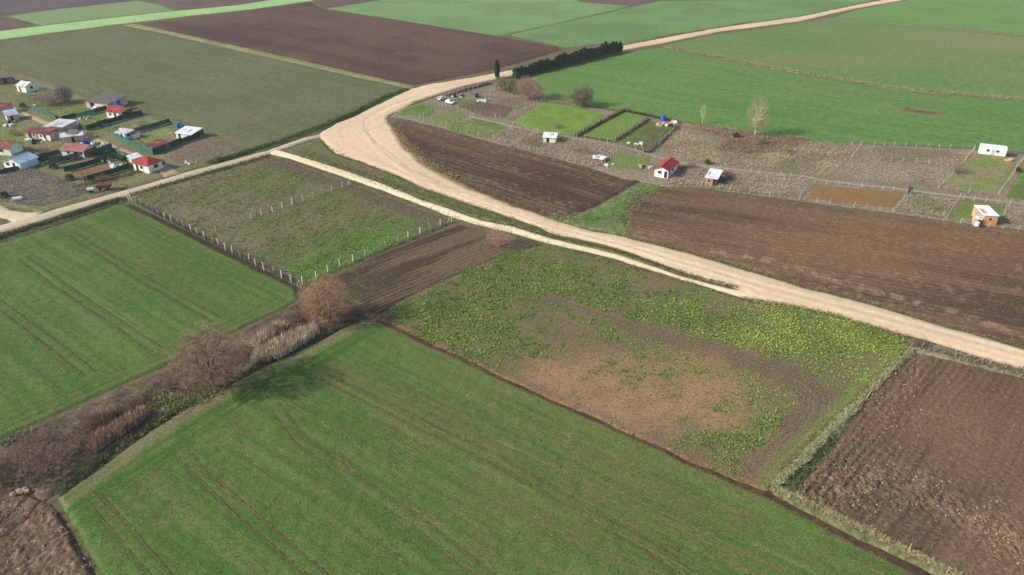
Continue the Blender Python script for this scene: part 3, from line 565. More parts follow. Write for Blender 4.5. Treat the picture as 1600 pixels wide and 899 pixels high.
plot([(1600, 258), (1700, 268), (1680, 324), (1568, 308)], MG, LG, C(110, 84, 66), 'green plot at the edge behind the plywood cabin', 113)
plot([(246, 215), (300, 200), (318, 214), (372, 232), (330, 250), (285, 259), (262, 252)], C(128, 112, 100), C(118, 106, 92), C(112, 110, 78), 'pinkish grey dug plot beside the green netted yard', 114)
plot([(213, 213), (262, 199), (276, 205), (258, 222), (226, 224)], C(122, 132, 68), C(110, 126, 60), C(132, 112, 80), 'little lawn inside the netted yard', 115)
plot([(212, 203), (258, 190), (236, 186), (206, 194), (196, 203)], C(112, 132, 60), C(122, 128, 72), C(120, 112, 80), 'grassy yard behind the netted one', 116)
plot([(66, 178), (128, 162), (138, 170), (98, 186), (88, 188)], C(112, 122, 66), C(102, 116, 60), C(124, 116, 80), 'lawn between the netted lane fences', 117)
plot([(98, 192), (160, 178), (168, 186), (132, 200), (112, 198)], C(122, 116, 76), C(108, 118, 62), C(140, 126, 92), 'vegetable yard behind the teal net', 118)
plot([(86, 262), (168, 240), (178, 242), (104, 268)], C(128, 110, 84), C(118, 104, 78), C(110, 112, 70), 'bare brown garden bed between two net fences', 119)
plot([(106, 272), (172, 255), (180, 262), (136, 280)], C(134, 100, 76), C(124, 96, 72), C(112, 104, 70), 'reddish soil bed between dark net fences', 120)
plot([(0, 204), (40, 198), (44, 222), (20, 226), (0, 224)], C(118, 128, 66), C(108, 120, 60), C(126, 120, 78), 'green yard left of the ruined shacks', 121)
plot([(-20, 268), (52, 262), (132, 290), (140, 300), (96, 316), (40, 322), (0, 318), (-60, 312)], C(124, 114, 104), C(114, 108, 94), C(106, 106, 80), 'grey scrubby waste plot by the side road', 122)
# ================================================================== VEGETATION
def scatter(poly_px, n, dens=None, world=None):
    P = np.array(world) if world is not None else W(poly_px)
    x0, y0 = P.min(0); x1, y1 = P.max(0)
    X = rng.uniform(x0, x1, n * 3); Y = rng.uniform(y0, y1, n * 3)
    k = inside(X, Y, P)
    if dens is not None: k &= rng.random(len(X)) < dens(X, Y)
    X = X[k][:n]; Y = Y[k][:n]
    return X, Y
def along(pts_px, n, spread):
    p = densify(W(pts_px), 1.0, 0, closed=False); i = rng.integers(0, len(p), n)
    q = p[i] + rng.normal(0, spread, (n, 2)); return q[:, 0], q[:, 1]
def jitcol(c, n, amt=0.18, c2=None):
    c = np.asarray(c); b = np.repeat(c[None], n, 0)
    if c2 is not None: t = rng.random(n)[:, None]; b = b * (1 - t) + np.asarray(c2)[None] * t
    return np.clip(b * (1 + rng.uniform(-amt, amt, (n, 1))) * (1 + rng.uniform(-0.06, 0.06, (n, 3))), 0.005, 0.8)
def leaves(X, Y, Z, size, col, nb=6, up=0.45, wid=0.32, droop=0.0, up_j=0.3, tri=True):
    """clumps of kite-shaped leaves: returns V, F, colours"""
    n = len(X)
    a = rng.uniform(0, 2 * math.pi, (n, nb)); L = size[:, None] * rng.uniform(0.6, 1.15, (n, nb))
    e = np.clip(up + rng.uniform(-up_j, up_j, (n, nb)), 0.02, 1.5)
    dx, dy, dz = np.cos(a) * np.cos(e), np.sin(a) * np.cos(e), np.sin(e)
    bx = X[:, None] + rng.normal(0, 0.12, (n, nb)) * size[:, None]; by = Y[:, None] + rng.normal(0, 0.12, (n, nb)) * size[:, None]
    bz = np.repeat(Z[:, None], nb, 1)
    sx, sy = -np.sin(a) * L * wid * 0.5, np.cos(a) * L * wid * 0.5
    v0 = np.stack([bx, by, bz], -1); mx, my, mz = bx + dx * L * 0.55, by + dy * L * 0.55, bz + dz * L * 0.6
    v1 = np.stack([mx + sx, my + sy, mz], -1); v3 = np.stack([mx - sx, my - sy, mz], -1)
    v2 = np.stack([bx + dx * L, by + dy * L, bz + dz * L - droop * L], -1)
    if tri:   # one blade = one triangle, wide end down
        k = 0.5; v1 = np.stack([bx + dx * L * 0.2 + sx, by + dy * L * 0.2 + sy, bz + dz * L * 0.2], -1); v3 = np.stack([bx + dx * L * 0.2 - sx, by + dy * L * 0.2 - sy, bz + dz * L * 0.2 - 0.02], -1)
        V = np.stack([v1, v2, v3], 2).reshape(-1, 3); return V, np.arange(len(V)).reshape(-1, 3), np.repeat(col, nb * 3, 0)
    V = np.stack([v0, v1, v2, v3], 2).reshape(-1, 3); F = np.arange(len(V)).reshape(-1, 4)
    return V, F, np.repeat(col, nb * 4, 0)
def stuff(name, chunks, mat, label, cat, parent=None):
    V, F, K, o = [], [], [], 0
    for v, f, k in chunks: V.append(v); F.append(f + o); K.append(k); o += len(v)
    ob = link(name, np_mesh(name, np.concatenate(V), np.concatenate(F), mat, np.concatenate(K)), parent)
    return tag(ob, label, cat, None, 'stuff')
z0 = lambda X, z=-0.03: np.full(X.shape, z)
# weeds of the central plot
Xw, Yw = scatter(plotG, 110000, lambda X, Y: weed_density(X, Y) ** 1.5 * (0.3 + 0.7 * sm(-0.2, 0.35, fbm(X, Y, 1.5, 2, 91))) + 0.08)
Xw, Yw = Xw[:62000], Yw[:62000]
yl = sm(10, 30, Xw - 20)
cw = mixc(C(92, 118, 56), C(144, 156, 78), np.clip(rng.random(len(Xw)) * 0.6 - 0.08 + 0.4 * yl + 0.35 * fbm(Xw, Yw, 6, 2, 4), 0, 1)) * rng.uniform(0.75, 1.2, (len(Xw), 1))
stuff('weeds', [leaves(Xw, Yw, z0(Xw), (0.06 + 0.28 * rng.random(len(Xw)) ** 2.2) * (0.8 + 0.5 * weed_density(Xw, Yw)), cw, 5, 0.5, 0.8, tri=False)], M['leaf'], 'bright green leafy weeds scattered over the fallow plot', 'weeds')
# thin seedling tufts over the two near wheat fields
for poly, n, lb in (([(0, 382), (185, 320), (300, 373), (455, 449), (440, 480), (250, 570), (0, 682), (-120, 740), (-120, 425)], 30000, 'seedling tufts of the wheat left of the hedgerow'),
                    ([(95, 780), (330, 618), (560, 502), (800, 600), (1200, 779), (1420, 893), (1520, 945), (230, 960)], 36000, 'seedling tufts of the wheat in front of the ditch')):
    X, Y = scatter(poly, n)
    stuff('wheat_tufts', [leaves(X, Y, z0(X, 0.0), rng.uniform(0.08, 0.24, len(X)), jitcol(C(66, 96, 36), len(X), 0.35, C(126, 136, 72)), 3, 0.6, 0.4)], M['leaf'], lb, 'wheat')
# tufts in the fenced fallow
polyE = [(208, 305), (420, 246), (440, 249), (560, 294), (708, 347), (474, 443), (330, 377)]
def dE(X, Y):
    a, c = uv(X, Y, vE)
    return np.clip(0.35 + fbm(a / 3, c, 2.2, 3, 8) * 0.7 + blob(X, Y, 560, 390, 20, 14) * 0.6 + blob(X, Y, 270, 305, 14, 10) * 0.4, 0, 1) * sm(2, 6, dpl(X, Y, W([(440, 250), (560, 293), (700, 343)])) + 1.5)
Xe, Ye = scatter(polyE, 14000, dE)
stuff('weeds', [leaves(Xe, Ye, z0(Xe), rng.uniform(0.15, 0.42, len(Xe)), jitcol(C(104, 126, 56), len(Xe), 0.25, C(128, 122, 84)), 5, 0.5, 0.7, tri=False)], M['leaf'], 'olive weed tufts in rows inside the post fence', 'weeds')
# grass tufts on verges and banks
def tuftset(name, specs, label, cat='grass', mat='dry'):
    ch = []
    for pts, n, spread, size, c1, c2, up, wid in specs:
        X, Y = along(pts, n, spread) if spread else scatter(pts, n)
        ch.append(leaves(X, Y, z0(X, -0.02), rng.uniform(size[0], size[1], len(X)), jitcol(c1, len(X), 0.22, c2), 6, up, wid))
    return stuff(name, ch, M[mat], label, cat)
PALE, TAN, GREY, OLV, DGR = C(186, 176, 146), C(164, 146, 112), C(150, 140, 130), C(112, 116, 70), C(70, 92, 46)
tuftset('dry_grass', [([(1424, 546), (1403, 566), (1350, 618), (1330, 640)], 1100, 0.4, (0.25, 0.7), PALE, OLV, 0.9, 0.12),
                      ([(1330, 640), (1290, 680), (1250, 722), (1212, 756)], 1800, 0.34, (0.3, 0.85), C(184, 178, 152), C(128, 134, 88), 0.9, 0.09),
                      ([(1212, 764), (1258, 784), (1325, 815), (1387, 846), (1495, 899), (1600, 958)], 2600, 0.32, (0.2, 0.6), PALE, C(140, 140, 92), 0.9, 0.14)],
        'pale dry grass standing along the ditch beside the clod field')
tuftset('ditch_plants', [([(1300, 684), (1270, 718), (1240, 758)], 420, 0.5, (0.15, 0.45), C(86, 106, 60), C(70, 82, 52), 0.6, 0.3)], 'green leafy growth down in the short ditch', 'plants', 'leaf')
tuftset('dry_grass', [([(1424, 538), (1480, 552), (1600, 584), (1750, 628)], 1500, 0.6, (0.4, 1.1), GREY, C(126, 118, 96), 0.9, 0.14)], 'grey dry weeds along the road edge above the clod field')
tuftset('verge_grass', [([(-150, 418), (0, 371), (100, 340), (188, 312)], 2200, 0.8, (0.3, 0.8), C(98, 100, 68), C(62, 74, 44), 0.8, 0.2)], 'dark tussocks between the lane and the left wheat field', 'grass', 'leaf')
tuftset('verge_grass', [([(330, 254), (400, 233), (440, 221), (500, 199), (560, 174), (600, 153), (636, 140)], 2600, 0.7, (0.4, 1.1), DGR, C(92, 104, 60), 0.8, 0.2)], 'dark green tussocks lining the stubbled field above the lane', 'grass', 'leaf')
tuftset('verge_grass', [([(470, 238), (560, 270), (640, 298), (720, 325), (800, 350), (860, 369)], 2600, 1.6, (0.2, 0.5), C(108, 110, 72), C(92, 112, 56), 0.6, 0.3),
                        ([(860, 369), (960, 391), (1071, 428), (1150, 449)], 700, 0.4, (0.25, 0.6), C(120, 116, 80), C(86, 92, 54), 0.7, 0.25)], 'low rough grass on the median beside the pale track', 'grass', 'leaf')
tuftset('dry_grass', [([(612, 192), (630, 220), (655, 244), (690, 268)], 900, 0.9, (0.4, 1.0), TAN, C(136, 118, 84), 0.9, 0.14),
                      ([(690, 268), (740, 293), (800, 316), (850, 334)], 700, 0.6, (0.25, 0.7), C(128, 110, 84), OLV, 0.8, 0.2)], 'tan dry grass on the inside of the road bend')
tuftset('verge_grass', [([(880, 340), (930, 345), (975, 340), (985, 310), (1010, 295)], 900, 2.2, (0.3, 0.7), C(96, 128, 58), C(140, 132, 108), 0.7, 0.25)], 'green and grey grass around the drain between ploughed fields', 'grass', 'leaf')
tuftset('verge_grass', [([(215, 316), (300, 361), (400, 411), (462, 441)], 1500, 0.35, (0.3, 0.9), C(124, 116, 98), C(96, 98, 66), 0.9, 0.16)], 'grey weeds along the foot of the left post fence')
tuftset('verge_grass', [([(205, 304), (300, 277), (418, 244)], 900, 0.5, (0.3, 0.7), C(116, 108, 88), C(96, 92, 66), 0.9, 0.16)], 'dry weeds between the lane and the fallow fence')
tuftset('bank_weeds', [([(1040, 73), (1200, 105), (1400, 139), (1600, 155), (1750, 164)], 1400, 1.0, (0.5, 1.3), C(164, 152, 122), C(120, 124, 82), 0.8, 0.2), ([(1420, 172), (1445, 176), (1460, 177)], 160, 1.2, (0.5, 1.0), C(132, 98, 78), C(120, 104, 80), 0.7, 0.2)], 'pale weeds dotting the bank across the green fields', 'weeds')
tuftset('verge_grass', [([(980, 371), (1036, 382), (1142, 412), (1249, 444), (1356, 472), (1480, 508), (1600, 542), (1750, 584)], 1300, 0.4, (0.12, 0.4), C(138, 124, 92), C(104, 108, 66), 0.7, 0.25)], 'low ragged grass between the wide road and the long ploughed field')
tuftset('verge_grass', [([(1160, 466), (1249, 480), (1303, 492), (1356, 508), (1417, 526)], 900, 0.5, (0.12, 0.4), C(124, 132, 72), C(146, 130, 98), 0.6, 0.3), ([(512, 228), (546, 248), (596, 265), (658, 292), (735, 319), (801, 342)], 900, 0.5, (0.12, 0.4), C(124, 118, 82), C(146, 130, 98), 0.6, 0.3)], 'low ragged grass along the wide road beside the weedy plot and median')
tuftset('verge_grass', [([(440, 248), (540, 279), (660, 322), (772, 358), (885, 388), (1000, 418), (1107, 450)], 1200, 0.35, (0.1, 0.35), C(120, 112, 82), C(100, 104, 66), 0.6, 0.3)], 'low ragged grass along the lower edge of the pale track')
# dry scrub of the waste garden plots
def scrub(px, n, cols, size, label, s=5.0, seed=1, up=0.8):
    X, Y = scatter(px, n)
    t = sm(-0.5, 0.5, fbm(X, Y, s, 3, seed)); t2 = sm(0.1, 0.7, fbm(X, Y, s * 1.7, 2, seed + 3))
    col = mixc(mixc(np.asarray(cols[0]), np.asarray(cols[1]), t), np.asarray(cols[2]), t2) * rng.uniform(1.1, 1.6, (len(X), 1))
    col = np.clip(col, 0, .8)
    stuff('dry_scrub', [leaves(X, Y, z0(X, -0.05), rng.uniform(size[0], size[1], len(X)), col, 6, up, 0.12)], M['dry'], label, 'scrub')
LIL, PNK, BRN = C(146, 132, 124), C(156, 140, 124), C(118, 110, 84)
scrub([(772, 208), (800, 198), (850, 208), (880, 213), (950, 229), (962, 237), (932, 262), (855, 243), (800, 230), (766, 217)], 5200, (LIL, PNK, BRN), (0.4, 0.9), 'lilac grey dry scrub around the small white hut', seed=1)
scrub([(1062, 257), (1125, 265), (1268, 280), (1250, 307), (1160, 301), (1080, 289), (1044, 288)], 4200, (LIL, PNK, BRN), (0.4, 0.9), 'lilac grey dry scrub around the brick shed', seed=2)
scrub([(1060, 197), (1180, 213), (1280, 222), (1340, 226), (1320, 255), (1290, 277), (1240, 271), (1130, 258), (1045, 245), (1030, 233)], 6500, (C(164, 148, 122), C(146, 128, 112), C(112, 112, 76)), (0.35, 0.9), 'tan and russet scrub covering the wide plot under the pale tree', 7, 3)
scrub([(1075, 193), (1130, 200), (1190, 209), (1262, 217), (1262, 224), (1215, 236), (1170, 240), (1120, 232), (1135, 216), (1095, 204)], 2200, (C(118, 96, 80), C(130, 108, 92), C(112, 80, 64)), (0.5, 1.2), 'low russet thicket along the edge of the green field', 7, 4)
scrub([(1345, 228), (1515, 237), (1464, 291), (1300, 278), (1322, 255)], 4000, (PNK, C(152, 144, 124), BRN), (0.3, 0.65), 'pinkish dry weeds in the double fenced plot', 6, 5)
scrub([(1420, 304), (1494, 313), (1472, 341), (1404, 328)], 1700, (C(136, 128, 106), LIL, C(116, 116, 84)), (0.4, 0.9), 'grey scrub beside the ochre rectangle', 5, 6)
scrub([(735, 147), (757, 139), (800, 148), (834, 160), (806, 169), (760, 157)], 2000, (C(150, 138, 128), C(140, 126, 114), C(128, 114, 104)), (0.35, 0.8), 'grey weeds behind the parked cars', 5, 7)
scrub([(1570, 322), (1700, 340), (1700, 365), (1565, 347)], 1200, (C(134, 124, 104), LIL, OLV), (0.4, 0.9), 'grey green scrub behind the plywood cabin', 5, 8)
scrub([(0, 272), (52, 264), (130, 291), (140, 301), (98, 314), (60, 322), (18, 318), (-60, 312)], 4200, (C(132, 124, 120), C(138, 126, 122), C(112, 108, 88)), (0.3, 0.8), 'grey scrub on the waste plot by the side road', 6, 9)
scrub([(255, 244), (312, 220), (345, 221), (372, 233), (330, 250), (285, 258)], 1600, (C(138, 122, 108), C(126, 114, 100), OLV), (0.25, 0.6), 'pinkish dry weeds outside the netted yard', 5, 10)
scrub([(620, 196), (650, 195), (690, 206), (690, 222), (660, 215)], 500, (C(136, 112, 90), C(122, 98, 80), C(110, 88, 74)), (0.2, 0.4), 'pale straw litter on the ploughed triangle', 4, 12, 0.4)
scrub([(848, 152), (900, 163), (905, 167), (855, 160)], 500, (C(148, 138, 124), C(136, 124, 110), OLV), (0.5, 1.0), 'grey scrub behind the large bright lawn', 4, 13)
scrub([(-60, 105), (0, 106), (30, 118), (30, 128), (60, 148), (76, 160), (40, 164), (0, 156), (-60, 140)], 1600, (C(112, 116, 72), C(132, 124, 98), C(92, 104, 58)), (0.3, 0.8), 'mixed rough grass around the top garden houses', 6, 14)
scrub([(724, 193), (757, 190), (778, 196), (772, 207), (745, 210), (728, 203)], 400, (C(150, 146, 138), C(124, 116, 108), C(110, 104, 96)), (0.3, 0.7), 'grey rubble and dry weeds heaped on the grassy plot', 3, 15, 0.6)

# clods
def clods(px, n, size, c1, c2, label, dens=None, z=0.0, flat=0.55, cap=10 ** 6):
    X, Y = scatter(px, n, dens); X, Y = X[:cap], Y[:cap]; n = len(X)
    base = np.array([(1, 0, 0), (0, 1, 0), (-1, 0, 0), (0, -1, 0), (0, 0, 1), (0, 0, -1)], float)
    F0 = np.array([(0, 1, 4), (1, 2, 4), (2, 3, 4), (3, 0, 4), (1, 0, 5), (2, 1, 5), (3, 2, 5), (0, 3, 5)])
    s = size[0] + (size[1] - size[0]) * rng.random(n) ** 2.2
    V = base[None] * rng.uniform(0.55, 1.25, (n, 6, 1)) + rng.normal(0, 0.18, (n, 6, 3))
    a = rng.uniform(0, 6.28, n); ca, sa = np.cos(a)[:, None], np.sin(a)[:, None]
    vx = V[..., 0] * ca - V[..., 1] * sa * 0.7; vy = V[..., 0] * sa + V[..., 1] * ca * 0.7
    V = np.stack([vx * s[:, None] + X[:, None], vy * s[:, None] + Y[:, None], V[..., 2] * s[:, None] * flat + z], -1).reshape(-1, 3)
    F = (F0[None] + (np.arange(n) * 6)[:, None, None]).reshape(-1, 3)
    k = np.repeat(jitcol(c1, n, 0.2, c2), 6, 0)
    ob = link('soil_clods', np_mesh('soil_clods', V, F, M['dry'], k)); tag(ob, label, 'clods', None, 'stuff')
polyL = [(1432, 553), (1493, 566), (1600, 592), (1750, 632), (1750, 1040), (1600, 955), (1495, 900), (1387, 845), (1258, 784), (1246, 768), (1297, 708), (1330, 660), (1366, 610), (1410, 572)]
lineL = W([(1290, 770), (1380, 765), (1450, 765), (1520, 810), (1620, 870)]); lineL2 = W([(1270, 760), (1330, 690), (1420, 585)])
def dL(X, Y): return 0.05 + 0.9 * np.exp(-(dpl(X, Y, lineL) / 4.0) ** 2) + 0.5 * np.exp(-(dpl(X, Y, lineL2) / 4.0) ** 2)
clods(polyL, 60000, (0.05, 0.22), C(150, 128, 106), C(84, 68, 56), 'small brown crumbs over the rough ploughed field by the ditch', lambda X, Y: dL(X, Y) * 0.35 + 0.03, cap=9000)
clods(polyL, 60000, (0.07, 0.32), C(164, 143, 121), C(106, 88, 74), 'large pale turned clods in a band across the rough ploughed field', lambda X, Y: np.exp(-(dpl(X, Y, W([(1300, 770), (1390, 752), (1460, 772), (1530, 815), (1640, 875)])) / 3.2) ** 2) * 0.5 * sm(-0.4, 0.4, fbm(X, Y, 2, 2, 8)) + 0.05 * np.exp(-(dpl(X, Y, lineL2) / 5.0) ** 2), cap=4200, flat=0.6)
clods([(-150, 850), (-60, 812), (0, 782), (40, 776), (78, 790), (150, 893), (240, 1030), (-150, 1030)], 4500, (0.05, 0.32), C(164, 144, 126), C(116, 100, 86), 'pale clods on the ploughed corner below the hedgerow', lambda X, Y: 0.25 + 0.6 * sm(-0.2, 0.5, fbm(X, Y, 4, 2, 3)))
clods([(985, 322), (1040, 296), (1160, 304), (1400, 336), (1600, 362), (1700, 380), (1700, 565), (1480, 505), (1142, 409), (980, 366)], 6000, (0.08, 0.26), C(132, 110, 92), C(92, 74, 62), 'small clods on the long ploughed field', lambda X, Y: 0.2 + 0.8 * np.exp(-(dpl(X, Y, W([(1120, 395), (1210, 408), (1350, 450), (1500, 492), (1700, 560)])) / 2.0) ** 2))
clods([(626, 200), (693, 203), (853, 246), (975, 281), (940, 314), (885, 332), (800, 315), (700, 268)], 2600, (0.1, 0.34), C(124, 102, 88), C(80, 62, 52), 'clods on the dark ploughed triangle', lambda X, Y: 0.3 + 0.5 * sm(0, 0.6, fbm(X, Y, 5, 2, 3)))
clods([(690, 268), (712, 274), (722, 282), (700, 278)], 60, (0.3, 0.7), C(156, 128, 104), C(120, 98, 80), 'heap of tan earth lumps beside the road bend', None, 0.15)
clods([(600, 502), (700, 547), (900, 640), (1100, 730), (1196, 768), (1420, 888), (1420, 884), (1196, 762), (1000, 678), (800, 588), (600, 494)], 2600, (0.05, 0.2), C(128, 90, 70), C(96, 68, 54), 'reddish crumbs of soil along the long ditch')

# ------------------------------------------------------------------ leafless trees
def tubes(segs, sides):
    """segs: array rows p0(3) p1(3) r0 r1"""
    S = np.asarray(segs); p0, p1, r0, r1 = S[:, :3], S[:, 3:6], S[:, 6], S[:, 7]; n = len(S)
    d = p1 - p0; d /= np.linalg.norm(d, axis=1)[:, None] + 1e-9
    u = np.cross(d, np.where(np.abs(d[:, 2:3]) > 0.9, [[1.0, 0, 0]], [[0, 0, 1.0]])); u /= np.linalg.norm(u, axis=1)[:, None] + 1e-9; v = np.cross(d, u)
    a = np.arange(sides) * 2 * math.pi / sides
    ring = np.cos(a)[None, :, None] * u[:, None] + np.sin(a)[None, :, None] * v[:, None]
    V = np.concatenate([p0[:, None] + ring * r0[:, None, None], p1[:, None] + ring * r1[:, None, None]], 1).reshape(-1, 3)
    i = np.arange(sides); j = (i + 1) % sides
    F = (np.stack([i, j, j + sides, i + sides], 1)[None] + (np.arange(n) * 2 * sides)[:, None, None]).reshape(-1, 4)
    return V, F
def grow(h, r, tr, seed, counts=(8, 50, 420, 3600), zlo=0.25, up=0.35, fork=0.22, lobes=0.18, asym=(0, 0)):
    """root > limbs > branches > twigs: every node joins the nearest older node below it, inside a lobed crown h tall and 2r wide"""
    g = np.random.default_rng(seed)
    zc = h * (1 + zlo) / 2; rz = h * (1 - zlo) / 2
    def sample(n, lo, hi):
        d = g.normal(0, 1, (n, 3)); d /= np.linalg.norm(d, axis=1)[:, None]
        lob = 1 + lobes * (np.sin(3 * d[:, 0] + seed) * np.cos(3.4 * d[:, 1] - seed) + 0.7 * np.sin(6 * d[:, 2] + 5 * d[:, 0] + seed))
        q = d * (g.uniform(lo ** 2, hi ** 2, n) ** 0.5 * lob)[:, None]
        return q * np.array((r, r, rz)) + np.array((asym[0], asym[1], zc))
    root = np.array((0, 0, -0.25)); fk = np.array((g.normal(0, 0.05) * r, g.normal(0, 0.05) * r, h * fork))
    limbs = [(*root, *fk, tr, tr * 0.75)]; twigs = []
    prev = fk[None]; allp = fk[None]; rad = [0.55 * tr, 0.26 * tr, 0.026, 0.013]
    for lev, (n, lo, hi) in enumerate(zip(counts, (0.3, 0.45, 0.55, 0.5), (0.5, 0.82, 0.97, 1.06))):
        q = sample(n, lo, hi); q[:, 2] = np.maximum(q[:, 2], 0.1)
        D = np.linalg.norm(q[:, None] - prev[None], axis=2) + up * 2.5 * np.maximum(0, prev[None, :, 2] - q[:, None, 2] + 0.15 * h * 0.3)
        j = D.argmin(1)
        for a, b in zip(prev[j], q):
            mid = (a + b) / 2 + g.normal(0, 0.07, 3) * np.linalg.norm(b - a); r0 = max(rad[lev], 0.012); r1 = max(rad[min(lev + 1, 3)], 0.008)
            t = limbs if lev < 2 else twigs
            t.append((*a, *mid, r0, (r0 + r1) / 2)); t.append((*mid, *b, (r0 + r1) / 2, r1))
        prev = q
    return np.array(limbs), np.array(twigs)
WOOD = {}
def woodmat(name, c):
    if name not in WOOD: WOOD[name] = pm(name, c, 0.9, 0.25, 2.0)
    return WOOD[name]
def tree_meshes(key, seed, h, r, tr, bark, twigc, thick=1.0, **kw):
    l, t = grow(h, r, tr, seed, **kw)
    t[:, 6:] *= thick
    V, F = tubes(l, 5); m1 = np_mesh(key + '_trunk', V, F, woodmat('bark_' + key, bark))
    V, F = tubes(t, 3); m2 = np_mesh(key + '_twigs', V, F, woodmat('twigs_' + key, twigc))
    return m1, m2
def bare(name, px, meshes, label, group=None, cat='tree', rz=0.0, sc_=(1, 1, 1)):
    x, y = at(*px); e = empty(name, (x, y, 0), rz, label, cat, group); e.scale = sc_
    link('trunk' if cat == 'tree' else 'stem', meshes[0], e); link('crown' if cat == 'tree' else 'twigs', meshes[1], e)
    return e
bare('willow_tree', (512, 503), tree_meshes('willow', 3, 10.0, 5.2, 0.3, C(132, 108, 84), C(176, 138, 112), 0.9, zlo=0.04, up=0.5, fork=0.06, counts=(14, 90, 600, 4200), lobes=0.12), 'leafless willow with orange brown twigs at the fence corner')
bare('bare_tree', (338, 606), tree_meshes('elm', 5, 11.8, 6.1, 0.34, C(104, 88, 76), C(158, 130, 116), 1.25, zlo=0.1, up=0.3, fork=0.18, counts=(9, 80, 700, 5600), lobes=0.12), 'big rounded leafless grey brown tree rising from the hedgerow')
bare('bare_shrub', (780, 385), tree_meshes('pinkshrub', 8, 5.2, 3.6, 0.07, C(168, 130, 122), C(186, 144, 134), 0.72, zlo=0.0, up=0.8, fork=0.02, counts=(16, 60, 300, 1300)), 'pinkish leafless shrub beside the pale track', cat='shrub')
bare('bare_tree', (827, 155), tree_meshes('round', 11, 8.4, 6.6, 0.3, C(124, 104, 94), C(166, 134, 122), 1.6, zlo=0.02, up=0.4, fork=0.1), 'broad pinkish brown leafless tree at the end of the hedge')
bare('bare_tree', (909, 166), tree_meshes('dark', 13, 7.4, 5.0, 0.28, C(96, 84, 76), C(118, 100, 90), 1.6, zlo=0.05, up=0.4, fork=0.1), 'low dark round leafless tree behind the bright lawn')
bare('poplar_tree', (1179, 211), tree_meshes('poplar', 17, 13.4, 4.4, 0.26, C(206, 196, 172), C(170, 158, 136), 1.0, zlo=0.1, up=1.5, fork=0.1, counts=(9, 46, 260, 1500)), 'tall pale leafless poplar standing before the green field')
bare('poplar_sapling', (1097, 193), tree_meshes('sapling', 19, 7.5, 1.3, 0.09, C(214, 202, 172), C(196, 182, 152), 1.6, zlo=0.2, up=1.6, fork=0.2, counts=(4, 12, 40, 120)), 'thin pale poplar sapling near the blue tank')
bare('bare_tree', (84, 162), tree_meshes('villageg', 23, 6.0, 6.2, 0.2, C(136, 126, 120), C(170, 156, 150), 1.6, zlo=0.0, up=0.4, fork=0.06), 'grey leafless thicket tree among the garden houses')
bare('bare_tree', (103, 160), tree_meshes('villaged', 29, 6.4, 3.4, 0.2, C(90, 84, 82), C(104, 98, 94), 1.6, zlo=0.05, up=0.4, fork=0.1, counts=(8, 40, 300, 2200)), 'dark grey leafless tree touching the thicket by the houses')
# hedgerow shrubs
SK = dict(zlo=0.0, up=0.5, fork=0.03, counts=(12, 60, 340, 1500), lobes=0.3)
shr = [tree_meshes('bramble', 31, 3.0, 2.8, 0.06, C(120, 100, 92), C(136, 114, 104), 1.0, **SK),
       tree_meshes('thorn', 37, 3.2, 2.8, 0.07, C(104, 88, 78), C(122, 102, 92), 1.0, **SK),
       tree_meshes('sloe', 41, 4.4, 3.6, 0.08, C(130, 106, 100), C(146, 121, 112), 1.1, **SK)]
SH = [((72, 738), 2, 1.0), ((30, 730), 2, 0.8), ((104, 716), 2, 0.65), ((8, 756), 1, 0.9), ((52, 700), 0, 0.8), ((140, 672), 1, 0.7), ((-40, 745), 1, 1.0), ((130, 692), 0, 0.6), ((160, 662), 1, 0.6), ((188, 648), 1, 0.5), ((210, 632), 0, 0.5),
      ((270, 604), 0, 0.6), ((292, 608), 2, 0.5), ((372, 566), 0, 0.5), ((388, 554), 1, 0.5), ((430, 520), 1, 0.55), ((462, 500), 1, 0.65), ((482, 490), 0, 0.55), ((548, 492), 1, 0.6), ((570, 486), 0, 0.5), ((605, 498), 0, 0.3)]
KIND = {0: 'mauve brown bramble', 1: 'dark brown thorn shrub', 2: 'tall pinkish sloe shrub'}
def zone(u):
    if u < 125: return 'at the gateway end of the hedgerow'
    if u < 235: return 'beside the pinkish reeds in the hedgerow'
    if u < 320: return 'on the wheat side of the big grey brown tree'
    if u < 410: return 'between the big grey brown tree and the straw reeds'
    if u < 490: return 'behind the straw reeds of the hedgerow'
    return 'under the orange twigged willow'
for i, (px, k, s) in enumerate(SH):
    same = sorted({q[2] for q in SH if q[1] == k and zone(q[0][0]) == zone(px[0])}, reverse=True)
    size = '' if len(same) == 1 else ('larger ' if s == same[0] else 'smaller ' if s == same[-1] else 'middling ')
    lb = size + KIND[k] + ' ' + zone(px[0])
    bare('hedgerow_shrub', px, shr[k], lb, None, 'shrub', i * 1.7, (s, s, s))
bare('hedgerow_shrub', (1436, 540), shr[1], 'small dark shrub at the roadside corner of the ditch', None, 'shrub', 0.5, (0.5, 0.5, 0.45))
# reeds
def reeds(px, n, size, c1, c2, label):
    X, Y = scatter(px, n)
    stuff('reed_bed', [leaves(X, Y, z0(X, -0.1), rng.uniform(size[0], size[1], len(X)), jitcol(c1, len(X), 0.22, c2), 7, 1.32, 0.075, up_j=0.2)], M['dry'], label, 'reeds')
RE1, RE2 = C(214, 198, 180), C(160, 142, 126)
reeds([(392, 572), (400, 556), (440, 533), (490, 512), (499, 522), (470, 542), (440, 560)], 1000, (1.2, 2.3), RE1, RE2, 'tall straw coloured reeds along the wheat edge below the willow')
reeds([(392, 540), (412, 522), (440, 508), (446, 516), (425, 530), (402, 548)], 420, (1.1, 2.0), C(216, 196, 180), RE2, 'pale reed plumes on the far side of the hedgerow')
reeds([(138, 704), (150, 688), (190, 664), (220, 645), (232, 652), (205, 672), (170, 694), (148, 710)], 900, (1.2, 2.2), C(190, 162, 142), C(142, 116, 104), 'pinkish reeds in the hedgerow near the sloe shrubs')
